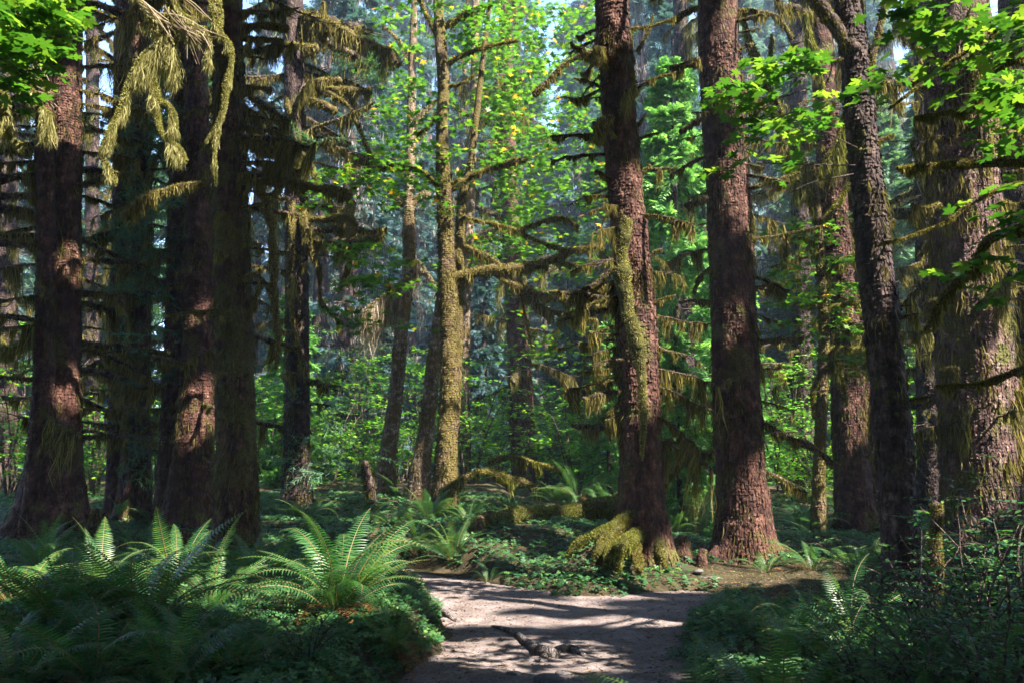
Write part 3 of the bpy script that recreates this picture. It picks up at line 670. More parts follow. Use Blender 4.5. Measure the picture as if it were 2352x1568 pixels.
# straight one beside the sunlit fern
T4, s4 = spruce("straight moss-flecked spruce trunk rising directly behind the sunlit big fern",
    [[(522, 0, 68), (524, 200, 68), (528, 400, 72), (532, 600, 78), (538, 800, 82), (543, 1000, 88), (545, 1150, 92), (543, 1270, 100)]], 13.5, bark=BARK_MOSSY, flare=.3, moss_n=2600, seed=13, thr=-.05)
side_branches(T4, s4[0], 6, 10, 8, (.9, 1.7), az=(0, .3, pi)); side_branches(T4, s4[0], 3.2, 9.8, 26, (.4, 1.1), az=(0, .3, -.3, pi, -1.9))
for px, w0, w1, cu in (([(555, 62), (605, 58), (660, 67)], 10, 16, 22), ([(552, 88), (600, 90), (648, 97)], 12, 16, 34), ([(558, 203), (590, 200), (622, 207)], 9, 12, 22),
        ([(556, 420), (640, 416), (723, 430), (806, 451)], 10, 30, 34), ([(558, 195), (590, 240), (615, 270), (622, 292)], 5, 4, 20), ([(556, 640), (590, 632), (622, 668)], 9, 16, 26), ([(560, 333), (590, 325), (625, 350)], 7, 10, 40),
        ([(590, 425), (617, 480), (627, 560), (630, 640), (634, 720), (637, 790), (634, 846)], 20, 10, 16), ([(480, 422), (420, 426), (345, 450), (284, 500)], 7, 24, 40), ([(500, 712), (440, 718), (380, 726)], 6, 4, 18)):
    limb(T4, T4, [(a, b, 13.2) for a, b in px], 13.2, w0, w1, cu, 1.0)
# T5
T5, s5 = spruce("slender dark spruce hung with long mossy arms at the far end of the fern bed",
    [[(672, 0, 46), (677, 200, 46), (680, 400, 48), (681, 600, 50), (682, 800, 53), (682, 1000, 57), (681, 1175, 64)]], 20, bark=BARK_DARK, flare=.3, moss_n=1300, seed=17)
side_branches(T5, s5[0], 2.6, 13, 30, (.5, 1.3)); side_branches(T5, s5[0], 7, 13.5, 18, (1.2, 2.6), az=(0, .4, pi, pi - .4))
for px, w0, w1, cu in (([(690, 220), (723, 193), (752, 186), (782, 184)], 12, 18, 26), ([(694, 205), (750, 204), (800, 206), (852, 214)], 9, 13, 22), ([(690, 236), (720, 232), (768, 256)], 12, 18, 26),
        ([(696, 215), (750, 213), (798, 241), (818, 279), (846, 344), (863, 386)], 12, 8, 14), ([(680, 30), (730, 45), (767, 55), (801, 79), (850, 100), (898, 117), (913, 150)], 10, 20, 60),
        ([(660, 214), (665, 255), (684, 303), (686, 348), (676, 413)], 11, 12, 22), ([(690, 345), (718, 386), (728, 432)], 14, 14, 24), ([(675, 430), (672, 520), (667, 620), (671, 723), (685, 792), (703, 862)], 17, 6, 20),
        ([(697, 440), (700, 517), (710, 562), (733, 613), (738, 689), (787, 746)], 15, 5, 30), ([(805, 465), (798, 517), (806, 586), (792, 630), (782, 668)], 22, 9, 30), ([(648, 105), (690, 104), (728, 114)], 14, 16, 30),
        ([(655, 857), (665, 855), (678, 862)], 12, 14, 40), ([(700, 95), (725, 60), (745, 5)], 10, 8, 70), ([(690, 500), (740, 505), (800, 500), (818, 520)], 9, 18, 30)):
    limb(T5, T5, [(a, b, 19.6 if i else 20) for i, (a, b) in enumerate(px)], 19.6, w0, w1, cu, 1.1)
# T7 with the leaning moss-coated snag and arching roots
T7, s7 = spruce("spruce standing on high arching mossy roots at the bend of the path",
    [[(1405, 0, 78), (1415, 150, 78), (1424, 300, 76), (1438, 450, 80), (1452, 600, 86), (1463, 760, 92), (1468, 900, 94), (1472, 1030, 96), (1474, 1130, 104), (1476, 1200, 116), (1478, 1275, 130)]], 12.6, bark=BARK, flare=.25, moss_n=1800, seed=21, thr=.1, fh=.3)
side_branches(T7, s7[0], 1.9, 4.4, 16, (.4, 1.2), az=(pi, pi + .3, pi - .3, -.2, .3, -2.0)); side_branches(T7, s7[0], 4.4, 9.5, 26, (.35, 1.0))
for px, w0, w1, cu in (([(1382, 114), (1339, 124), (1297, 148), (1263, 182), (1229, 217)], 9, 18, 22), ([(1390, 317), (1346, 310), (1263, 314)], 8, 6, 26), ([(1382, 202), (1350, 186), (1318, 179)], 6, 4, 10),
        ([(1412, 590), (1360, 605), (1310, 625)], 6, 4, 16), ([(1410, 612), (1370, 652), (1330, 672), (1296, 690)], 16, 12, 36), ([(1415, 650), (1350, 662), (1286, 682)], 6, 4, 20), ([(1420, 672), (1360, 698), (1292, 724)], 6, 4, 14),
        ([(1428, 742), (1390, 756), (1352, 768)], 5, 3, 14), ([(1436, 770), (1390, 768), (1352, 764)], 6, 5, 46), ([(1432, 806), (1400, 824), (1358, 842)], 6, 4, 22), ([(1430, 842), (1380, 850), (1326, 857)], 6, 4, 30), ([(1436, 862), (1400, 872), (1362, 876)], 5, 4, 30),
        ([(1440, 905), (1415, 930), (1394, 953)], 7, 5, 16), ([(1432, 948), (1412, 956), (1390, 968)], 6, 5, 44), ([(1480, 594), (1505, 578), (1522, 573)], 8, 7, 26), ([(1488, 702), (1520, 686), (1552, 678)], 6, 4, 20), ([(1478, 760), (1492, 758), (1510, 762)], 12, 12, 60),
        ([(1505, 795), (1535, 806), (1580, 816)], 9, 5, 26), ([(1462, 120), (1490, 70), (1500, 35)], 7, 5, 14), ([(1452, 212), (1500, 182), (1552, 168)], 7, 5, 26), ([(1445, 66), (1495, 60), (1552, 40)], 6, 4, 18), ([(1460, 320), (1500, 308), (1512, 306)], 6, 6, 18), ([(1455, 300), (1475, 275), (1484, 258)], 7, 4, 22),
        ([(1465, 410), (1480, 392), (1494, 378)], 8, 5, 30), ([(1400, 415), (1380, 398), (1366, 396)], 9, 7, 36), ([(1400, 452), (1372, 450), (1340, 452)], 5, 4, 14), ([(1405, 476), (1378, 480), (1352, 488)], 5, 4, 12), ([(1500, 960), (1530, 970), (1552, 976)], 5, 3, 20), ([(1508, 1010), (1560, 1020), (1600, 1045)], 6, 4, 24)):
    limb(T7, T7, [(a, b, 12.5) for a, b in px], 12.5, w0 * .85, w1 * .85, cu, .9, bark=BARK_DARK)
limb_w(T7, T7, np.array([pr(x, y, 11.95 + .1 * (y > 760), w * 1.3) for x, y, w in ((1437, 500, 20), (1434, 540, 26), (1429, 590, 20), (1431, 625, 30), (1432, 655, 20), (1440, 690, 26), (1447, 722, 34), (1455, 760, 24), (1463, 800, 30), (1470, 845, 22), (1476, 890, 14), (1478, 960, 9), (1474, 1050, 7))]), 14 / FPX, 1.6, MOSSCOAT, MOSS_PALE, .7, 'dead_limb', 12)
for px, w0, w1, cu, y0 in (([(1455, 1170), (1420, 1202), (1385, 1222), (1340, 1240), (1310, 1275), (1300, 1322)], 36, 17, 22, 12.0), ([(1445, 1190), (1408, 1222), (1378, 1258), (1360, 1290), (1354, 1328)], 24, 15, 20, 11.7), ([(1340, 1238), (1325, 1270), (1322, 1318)], 16, 11, 20, 12.1),
        ([(1430, 1215), (1410, 1246), (1396, 1280), (1390, 1326)], 18, 12, 18, 11.5), ([(1474, 1222), (1450, 1236), (1432, 1250), (1422, 1275), (1419, 1310)], 26, 14, 18, 11.3), ([(1450, 1236), (1464, 1262), (1468, 1308)], 20, 13, 16, 11.2), ([(1500, 1225), (1512, 1262), (1532, 1312)], 30, 12, 4, 11.9)):
    limb(T7, T7, [(a, b, 12.4 + (y0 - 12.4) * min(1, k / 2.0)) for k, (a, b) in enumerate(px)], 12, w0, w1, cu, 1.7, bark=MOSSCOAT, moss=(MOSS if w0 in (24, 16, 20, 30) else MOSS_GREEN), pad=1.0, name='root', seg=12)
# T8
T8, s8 = spruce("tall reddish-brown spruce with a wide sunlit base beside the sawn log ends",
    [[(1648, 0, 88), (1656, 200, 92), (1667, 400, 96), (1679, 600, 100), (1688, 800, 103), (1697, 980, 108), (1704, 1100, 113), (1709, 1190, 122), (1713, 1288, 140)]], 14, flare=.42, lobes=4, moss_n=2000, seed=25, thr=.18, fh=.4,
    roots=[root_from(P(1760, 1290, 13.8)[:2], -.35, .7, .14, .22), root_from(P(1660, 1290, 13.8)[:2], pi * 1.15, .6, .13, .2)])
side_branches(T8, s8[0], 2.2, 10.5, 24, (.3, .9), az=(0, .3, pi, -.4, pi + .4))
for px, w0, w1, cu in (([(1604, 18), (1575, 30), (1548, 50)], 16, 12, 20), ([(1608, 138), (1580, 146), (1540, 158)], 14, 16, 40), ([(1615, 269), (1590, 285), (1562, 304)], 12, 10, 20), ([(1618, 361), (1585, 376), (1540, 402)], 6, 5, 22), ([(1626, 455), (1600, 464), (1574, 474)], 8, 12, 24),
        ([(1690, 120), (1715, 105), (1730, 103)], 6, 5, 10), ([(1713, 437), (1768, 420), (1836, 399)], 9, 7, 26), ([(1694, 26), (1740, 28), (1790, 40), (1818, 88)], 10, 9, 26), ([(1725, 548), (1789, 541), (1884, 520)], 6, 4, 18), ([(1738, 784), (1790, 780), (1846, 775)], 6, 4, 18),
        ([(1633, 692), (1600, 690), (1560, 694)], 6, 4, 18), ([(1632, 612), (1605, 640), (1592, 672)], 7, 4, 18), ([(1758, 972), (1790, 990), (1823, 1009), (1872, 1030), (1925, 1075)], 10, 14, 36), ([(1765, 1083), (1805, 1105), (1852, 1134)], 9, 12, 26), ([(1733, 660), (1760, 656), (1775, 648)], 5, 2, 8)):
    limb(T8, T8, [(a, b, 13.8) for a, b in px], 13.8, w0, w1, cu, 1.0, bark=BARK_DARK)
# T9
T9, s9 = spruce("spruce half hidden by yellow-green mossy maple boughs, bare reddish lower trunk",
    [[(1880, 0, 50), (1900, 300, 56), (1925, 600, 64), (1945, 850, 72), (1952, 1000, 76), (1962, 1150, 80), (1970, 1262, 92)], [(1965, 500, 30, 17.3), (1985, 850, 34, 17.3), (1992, 1050, 36, 17.3), (1996, 1240, 42, 17.3)]], 17, flare=.25, moss_n=1800, seed=29, thr=.05)
side_branches(T9, s9[0], 3.5, 12, 28, (.6, 1.6))
# T10
T10, s10 = spruce("dark slim trunk forking near the top, close beside the path's ferny edge",
    [[(1946, 0, 56), (1965, 150, 62), (1982, 320, 66), (2000, 480, 70), (2012, 620, 76), (2028, 760, 78), (2042, 900, 78), (2052, 1020, 80), (2062, 1150, 82), (2070, 1270, 84), (2076, 1385, 92)]], 9, bark=BARK_DARK, flare=.12, moss_n=1100, seed=33, top_z=14)
for px, w0, w1, cu in (([(1965, 120), (1938, 80), (1905, 40), (1858, -20), (1810, -80)], 40, 30, 20), ([(1936, 138), (1900, 137), (1858, 148), (1796, 169), (1755, 200), (1706, 222)], 9, 3, 6), ([(2008, 330), (2030, 318), (2052, 308)], 9, 4, 22),
        ([(2040, 742), (2060, 736), (2080, 727), (2108, 724)], 8, 10, 70), ([(2062, 930), (2085, 920), (2132, 909)], 8, 8, 16), ([(2020, 530), (2045, 510), (2056, 505)], 9, 5, 18), ([(1975, 250), (2010, 110), (2040, -20)], 16, 12, 24), ([(2058, 1050), (2090, 1056), (2112, 1046)], 7, 3, 6)):
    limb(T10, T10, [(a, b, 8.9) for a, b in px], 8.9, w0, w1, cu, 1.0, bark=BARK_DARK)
side_branches(T10, s10[0], 1.8, 6.2, 12, (.1, .35))
# T11
T11, s11 = spruce("huge moss-draped spruce with broad blotches of sun on its flaking bark",
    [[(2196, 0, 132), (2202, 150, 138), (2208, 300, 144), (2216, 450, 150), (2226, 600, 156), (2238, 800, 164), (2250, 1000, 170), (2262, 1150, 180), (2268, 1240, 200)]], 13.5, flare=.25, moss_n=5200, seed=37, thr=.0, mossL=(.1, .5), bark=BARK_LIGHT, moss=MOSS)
side_branches(T11, s11[0], 2.2, 10, 40, (.5, 1.5))
for px, w0, w1, cu in (([(2150, 300), (2130, 280), (2100, 268)], 10, 8, 50), ([(2160, 470), (2130, 480), (2095, 470)], 10, 8, 70), ([(2300, 300), (2330, 310), (2370, 330)], 14, 12, 80), ([(2160, 700), (2150, 690), (2120, 700)], 10, 6, 90), ([(2280, 460), (2320, 470), (2360, 470)], 12, 9, 120), ([(2200, 850), (2190, 845), (2160, 850)], 8, 8, 120), ([(2300, 900), (2330, 895), (2365, 905)], 8, 8, 120)):
    limb(T11, T11, [(a, b, 13.0) for a, b in px], 13.0, w0, w1, cu, 1.2)
# T6, far off
T6, s6 = spruce("thick far spruce trunk standing alone behind the long mossy maple limbs",
    [[(1165, 300, 36), (1172, 480, 40), (1180, 620, 46), (1190, 760, 52), (1196, 900, 56), (1202, 1000, 58), (1206, 1100, 60)]], 31, bark=BARK, flare=.2, moss_n=900, seed=41, top_z=26)
side_branches(T6, s6[0], 4, 18, 34, (.9, 2.4))
for (px, Y, sd, lb) in ([[(1562, 0, 30), (1572, 500, 34), (1582, 1000, 38), (1588, 1150, 42)], 26, 51, "slim shaded trunk between the root-arched spruce and the reddish spruce"],
        [[(2120, 0, 40), (2128, 500, 46), (2135, 1000, 52), (2138, 1180, 58)], 19, 53, "trunk wrapped in moss between the dark forked trunk and the huge spruce"],
        [[(212, 0, 26), (212, 500, 30), (208, 1000, 34), (206, 1150, 38)], 27, 57, "thin distant trunk in the gap beside the massive twin-stemmed spruce"],
        [[(2340, 0, 80), (2350, 500, 90), (2360, 1000, 100), (2364, 1200, 112)], 16, 59, "deeply shaded mossy trunk just past the huge sun-blotched spruce"],
        [[(1830, 0, 36), (1838, 500, 40), (1846, 1000, 44), (1850, 1180, 50)], 24, 61, "shadowy trunk seen through vine maple leaves past the reddish spruce"],
        [[(20, 0, 40), (16, 500, 44), (12, 1000, 48), (8, 1180, 54)], 24, 63, "dim trunk beyond the flared root of the massive twin-stemmed spruce"]):
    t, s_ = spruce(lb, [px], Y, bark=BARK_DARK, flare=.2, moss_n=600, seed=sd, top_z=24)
    side_branches(t, s_[0], 2.5, 15, 30, (.7, 2.0))

# ------------------------------------------------------------------ the bigleaf maples in the clearing
def maple(label, stems, Y, limbs, bark, regions, leaf=.135, moss_n=500, seed=0, top_z=16, tpl=MAPLE_LO, lm=MOSS, name='bigleaf_maple', lY=None, crown_mat=MAPLE, twiglets=True):
    root, s = spruce(label, stems, Y, bark=bark, flare=.25, moss_n=moss_n, seed=seed, top_z=top_z, name=name, thr=-.1, mossL=(.03, .12))
    for px, w0, w1, cu in limbs:
        limb(root, root, px, (lY or Y), w0, w1, cu, 1.0, bark=bark, moss=lm, pad=.9)
    if regions: crown_px(root, regions, crown_mat, leaf, tpl, anchor=True if twiglets else None)
    return root
M3 = maple("forked mossy maple in the clearing with one long level moss-covered limb",
    [[(1006, 0, 22), (1012, 90, 26), (1018, 200, 27), (1016, 320, 28), (1021, 430, 34), (1024, 520, 36), (1028, 620, 38), (1033, 740, 42), (1034, 860, 44), (1028, 1000, 46), (1022, 1115, 54)],
     [(1082, 370, 16, 19.4), (1064, 450, 20, 19.4), (1056, 560, 23, 19.4), (1052, 700, 25, 19.4), (1048, 850, 26, 19.3), (1042, 960, 26, 19.1), (1030, 1080, 24, 19)]], 19,
    [([(1022, 62), (1070, 33), (1110, 18), (1145, 5)], 12, 9, 16), ([(1018, 150), (1080, 120), (1130, 105), (1190, 93)], 10, 6, 14), ([(1014, 436), (984, 405), (939, 387), (884, 384), (846, 396), (805, 440)], 15, 7, 12), ([(1034, 436), (1077, 408), (1132, 386), (1210, 365)], 15, 10, 14),
     ([(1022, 654), (1056, 634), (1125, 621), (1211, 615), (1273, 594), (1332, 573), (1385, 565)], 26, 10, 20), ([(1018, 660), (1013, 630), (1013, 608)], 16, 12, 6), ([(1067, 565), (1118, 589), (1155, 615)], 14, 9, 20), ([(1120, 622), (1173, 651), (1228, 672), (1284, 686), (1332, 699), (1421, 711)], 12, 14, 26), ([(1185, 660), (1239, 699), (1284, 720), (1373, 738)], 13, 9, 26), ([(1060, 500), (1120, 512), (1187, 530), (1246, 558), (1315, 576)], 8, 8, 20),
     ([(1187, 530), (1280, 500), (1330, 520)], 8, 6, 24), ([(1190, 650), (1205, 720), (1222, 800)], 6, 3, 14), ([(1200, 612), (1250, 600), (1325, 610)], 8, 7, 26), ([(1003, 85), (985, 45), (966, 5), (950, -40)], 9, 8, 8), ([(1010, 200), (1060, 192), (1090, 170)], 7, 4, 10), ([(1004, 260), (985, 290), (955, 310)], 8, 6, 16)],
    BARK_MAPLE, [(700, 1010, 380, 480, 17.5, 19, 34, 16, .5), (780, 1010, 560, 660, 17, 19, 30, 16, .45), (880, 1260, 0, 400, 18, 22, 110, 20, .6), (1050, 1280, 350, 620, 19.6, 23, 60, 16, .5), (760, 980, 640, 760, 17, 19, 22, 14, .4), (1130, 1420, 380, 640, 19.8, 23, 46, 12, .5), (1150, 1420, 560, 820, 19.8, 23, 34, 12, .5)], seed=71, moss_n=1500)
M1 = maple("pale thin maple with patchy white bark leaning over the undergrowth",
    [[(950, 60, 16), (946, 200, 19), (944, 320, 21), (938, 450, 24), (940, 560, 27), (934, 660, 28), (922, 760, 30), (914, 860, 32), (902, 960, 34), (888, 1060, 40), (880, 1150, 50)]], 22,
    [([(946, 275), (975, 255), (1000, 232)], 12, 8, 22), ([(940, 340), (960, 310), (985, 290)], 9, 7, 20), ([(940, 480), (960, 455), (985, 445)], 14, 12, 14), ([(936, 480), (916, 460), (910, 452)], 11, 12, 40), ([(930, 640), (900, 670), (855, 700), (830, 725)], 10, 8, 90), ([(930, 690), (900, 700), (860, 735)], 8, 6, 80), ([(936, 640), (975, 625), (1000, 660)], 9, 7, 100), ([(935, 610), (960, 600), (985, 640)], 7, 6, 90), ([(948, 150), (920, 100), (880, 60)], 8, 6, 30)],
    BARK_PALE, [(830, 960, 60, 420, 21, 24, 40, 16, .5)], seed=73, lm=LICHEN, moss_n=700)
M2 = maple("crooked half-mossy maple stem beside the forked maple, white lichen at its foot",
    [[(1012, 690, 22), (1004, 760, 26), (992, 860, 32), (984, 940, 34), (974, 1020, 38), (964, 1090, 46)]], 21,
    [([(996, 790), (1015, 760), (1030, 700)], 10, 8, 10)], BARK_PALE, None, seed=75, moss_n=900, top_z=9)
M5 = maple("white-barked straight maple stem glowing in the sun behind the forked maple",
    [[(1092, 0, 16), (1090, 150, 17), (1086, 330, 18), (1080, 480, 20), (1072, 640, 21), (1068, 800, 22), (1066, 1000, 24)]], 27,
    [([(1088, 300), (1120, 230), (1140, 190)], 10, 6, 18), ([(1085, 250), (1070, 180), (1058, 120)], 8, 5, 10)], BARK_PALE, [(1080, 1400, 0, 330, 23, 28, 150, 22, .8), (1150, 1400, 280, 560, 23, 28, 80, 18, .7)], seed=77, lm=LICHEN, leaf=.155)
M7 = maple("mossy vine-tangled maple glowing yellow-green in front of the half hidden spruce",
    [[(1870, 420, 16), (1880, 520, 18), (1886, 640, 20), (1892, 760, 24), (1890, 880, 24), (1884, 1000, 26), (1880, 1180, 30)]], 16,
    [([(1886, 710), (1940, 700), (2000, 690)], 12, 10, 30), ([(1880, 830), (1920, 800), (1990, 805)], 14, 10, 60), ([(1890, 640), (1930, 600), (1990, 575)], 9, 7, 40), ([(1884, 860), (1868, 900), (1870, 960)], 10, 8, 20), ([(1880, 520), (1920, 470), (1960, 400)], 9, 7, 60), ([(1872, 460), (1840, 400), (1825, 330)], 9, 7, 80), ([(1895, 780), (1930, 850), (1945, 930)], 9, 6, 60), ([(1875, 400), (1920, 330), (1940, 260)], 9, 7, 100), ([(1872, 420), (1790, 250), (1735, 120), (1700, 20)], 13, 7, 60), ([(1872, 440), (1800, 330), (1765, 200), (1772, 80)], 11, 6, 70), ([(1905, 300), (1880, 150), (1850, 30)], 9, 6, 90), ([(1880, 560), (1830, 545), (1790, 570)], 7, 5, 60)],
    BARK_MAPLE, [(1770, 2000, 500, 760, 14.5, 16.5, 60, 14, .38), (1840, 2010, 740, 900, 14.5, 16.5, 26, 12, .35), (1760, 1900, 560, 700, 15, 17, 20, 12, .35)], leaf=.12, seed=81, lm=MOSS_GREEN, top_z=8)
# hidden maples just out of the frame whose boughs hang into it
ML_limbs = [([(700, -330, 6.2), (560, -240, 6), (430, -90, 6), (396, 0, 6), (386, 52, 6), (370, 90, 6), (337, 124, 6), (317, 162, 6), (300, 193, 6), (272, 262, 5.95), (248, 310, 5.9), (234, 355, 5.9), (252, 385, 5.9), (268, 424, 5.9)], 46, 5, 62),
    ([(325, 140, 6), (344, 165, 6), (358, 207, 6), (360, 251, 6), (366, 293, 6), (384, 322, 6), (410, 338, 6), (428, 370, 6)], 20, 5, 44), ([(360, 230, 6), (385, 240, 6), (400, 262, 6), (406, 296, 6)], 15, 5, 30),
    ([(300, -50, 6), (317, 0, 6), (344, 31, 6), (389, 60, 6), (441, 70, 6), (479, 67, 6), (481, 110, 6), (477, 152, 6)], 14, 4, 44), ([(400, 0, 6), (420, 30, 6), (452, 50, 6)], 9, 3, 60), ([(385, 60, 6), (402, 100, 6), (398, 160, 6)], 13, 5, 70),
    ([(470, -160, 6.2), (490, -60, 6.1), (493, 0, 6), (496, 34, 6), (506, 76, 6), (527, 107, 6), (532, 145, 6), (520, 207, 6), (515, 248, 6), (499, 296, 6), (495, 345, 6), (496, 424, 6)], 32, 4, 20), ([(499, 292, 6), (486, 306, 6), (472, 326, 6)], 8, 3, 10),
    ([(20, -60, 5.8), (40, 40, 5.8), (47, 86, 5.8), (58, 145, 5.8), (69, 193, 5.8), (93, 241, 5.8), (119, 264, 5.8)], 16, 4, 44), ([(60, 150, 5.8), (90, 180, 5.8), (112, 210, 5.8)], 7, 3, 22), ([(-40, 250, 5.8), (0, 289, 5.8), (31, 320, 5.8), (60, 336, 5.8)], 12, 4, 24), ([(-60, 120, 5.8), (0, 190, 5.8), (20, 250, 5.8)], 16, 8, 70)]
b = np.array([-5.6, 6.2])
ML = thing('bigleaf_maple', "leaning maple with sunlit shaggy moss boughs dangling over the twin spruces", 'tree', (b[0], b[1], gz(*b)))
mb = MB(); trunk_rows_l = np.array([[b[0], b[1], gz(*b) - .2, .3], [b[0] + .1, 6.2, 3, .26], [b[0] + .4, 6.2, 5.5, .22], [-3.6, 6.2, 7.0, .16], [-1.7, 6.2, 7.1, .09]])
s_, V_ = trunk_mesh(mb, trunk_rows_l[:3], seg=36, flare=.3, seed=91); child(mb, 'trunk', BARK_MAPLE, ML, ML, True)
limb_w(ML, ML, trunk_rows_l[2:], .04, 1.0, BARK_MAPLE, MOSS_GREEN, 1.2)
for px, w0, w1, cu in ML_limbs: limb(ML, ML, px, 6, w0 * .85, w1, cu * 1.5, 6.5, MOSSCOAT, MOSS_PALE, .3)
tw = MB()
for (x0, y0, x1, y1) in ((317, 0, 400, 60), (340, 30, 470, 66), (389, 60, 500, 95), (380, 20, 470, 110), (400, 40, 440, 140), (70, 190, 130, 230), (80, 215, 125, 262), (60, 120, 110, 190), (93, 241, 80, 300), (330, 10, 380, 90), (390, -10, 470, 40), (430, 60, 482, 100)):
    for q in range(3):
        a = P(x0 + random.gauss(0, 6), y0 + random.gauss(0, 4), 5.95); e = P(x1 + random.gauss(0, 14), y1 + random.gauss(0, 12), 5.9); twigs_to(tw, a, [e], .006)
child(tw, 'twig_sprays', LICHEN, ML, ML)
crown_px(ML, [(-60, 175, -20, 60, 4.6, 5.4, 26, 13, .22), (-60, 120, 40, 150, 4.6, 5.2, 20, 12, .2), (-60, 60, 120, 220, 4.6, 5.2, 9, 10, .16)], MAPLE_NEAR, .085, MAPLE_HI)
b = np.array([5.6, 6.4])
MR = thing('bigleaf_maple', "overhanging maple whose bright leaves and mossy arms cover the huge spruce", 'tree', (b[0], b[1], gz(*b)))
mb = MB(); s_, V_ = trunk_mesh(mb, np.array([[b[0], b[1], -.2, .24], [b[0], b[1], 2.5, .2], [b[0] - .1, b[1], 5, .17], [b[0] - .2, b[1], 8, .12]]), seg=36, flare=.3, seed=93); child(mb, 'trunk', BARK_MAPLE, MR, MR, True)
for px, w0, w1, cu in (([(2700, 350, 6.3), (2480, 362, 6), (2352, 369, 5.9), (2254, 376, 5.9), (2154, 379, 5.9), (2061, 387, 5.9)], 22, 10, 18), ([(2700, 180, 6.2), (2480, 220, 6), (2352, 236, 5.9), (2280, 242, 5.9), (2216, 252, 5.9), (2099, 270, 5.9)], 30, 7, 26), ([(2700, 700, 6.3), (2480, 790, 6), (2352, 842, 5.9), (2290, 870, 5.9), (2237, 882, 5.9), (2150, 886, 5.9)], 16, 6, 20),
        ([(2700, 400, 6.3), (2480, 470, 6), (2352, 517, 5.9), (2290, 540, 5.9), (2264, 558, 5.9), (2237, 603, 5.9), (2178, 668, 5.9), (2126, 758, 5.9)], 26, 7, 40), ([(2700, -60, 6.2), (2480, 10, 5.6), (2352, 42, 5.3), (2271, 84, 5.2), (2200, 130, 5.2), (2126, 184, 5.2), (2040, 250, 5.2)], 14, 3, 3),
        ([(2700, 500, 6.3), (2400, 420, 5.4), (2254, 455, 5.3), (2170, 510, 5.3), (2080, 545, 5.3), (2020, 560, 5.3)], 9, 2, 2), ([(2700, 40, 6.3), (2400, 120, 5.6), (2300, 150, 5.6), (2260, 190, 5.6), (2240, 250, 5.6)], 16, 10, 60)):
    limb(MR, MR, px, 5.9, w0, w1, cu, 1.4, BARK_DARK, MOSS, 1.2)
crown_px(MR, [(2040, 2400, -20, 120, 4.6, 5.8, 25, 9, .22), (2250, 2400, 110, 260, 4.6, 5.6, 12, 9, .2), (2080, 2240, 110, 220, 4.6, 5.6, 5, 6, .2), (2270, 2400, 240, 480, 5, 6, 11, 8, .18), (2130, 2400, 600, 780, 5, 6, 10, 9, .18), (2220, 2400, 440, 620, 5, 6, 8, 7, .16)], MAPLE_NEAR, .085, MAPLE_HI)
# leaves on the forked trunk's thin arm
crown_px(T10, [(1720, 1870, 130, 165, 8.2, 8.8, 12, 9, .26), (1640, 1720, 195, 235, 8.2, 8.8, 7, 9, .22), (1680, 1900, 200, 330, 8.2, 8.9, 22, 8, .26), (1880, 2060, 150, 230, 7.8, 8.8, 10, 8, .26), (1640, 1830, 330, 420, 8.2, 8.9, 7, 7, .2)], MAPLE_NEAR, .115, MAPLE_HI, name='foliage')
tw = MB()
for (x0, y0, x1, y1) in ((1860, 205, 1700, 290), (1920, 225, 1690, 360), (1965, 380, 1650, 365), (1960, 400, 1760, 480), (1970, 340, 1800, 300)):
    a = P(x0, y0, 8.8); e = P(x1, y1, 8.5); twigs_to(tw, a, [e], .009)
child(tw, 'twig_sprays', TWIG, T10, T10)
# spruce sprigs hanging in front of the twin spruces
ntw = [needle_twig(), needle_twig()]
def sprigs(root, pts, size, m=NEEDLE, name='needles'):
    mb = MB()
    for (x, y, Y, n, R) in pts:
        for i in range(n):
            c = P(x + random.gauss(0, R), y + random.gauss(0, R), Y + random.gauss(0, .3)); a = random.uniform(0, 2 * pi)
            scatter(mb, ntw[i % 2], c[None], np.array([[random.gauss(0, .4), random.gauss(0, .4), 1.0]]), np.array([size * random.uniform(.7, 1.3)]), heading=np.array([[cos(a), sin(a), -.4]]))
    child(mb, name, m, root, root)
sprigs(T2, [(340, 320, 15.5, 16, 30), (310, 560, 16, 22, 45), (320, 660, 16, 20, 40), (330, 500, 16, 16, 40), (350, 820, 16, 10, 40), (300, 910, 16, 6, 25), (310, 1010, 16, 8, 30), (400, 480, 15.5, 8, 30), (330, 260, 15.5, 10, 30)], .9)
sprigs(T5, [(740, 360, 20, 8, 25), (850, 150, 20, 10, 40), (760, 980, 20, 14, 50), (740, 1080, 20, 10, 40), (720, 900, 20.5, 10, 40)], 1.1)

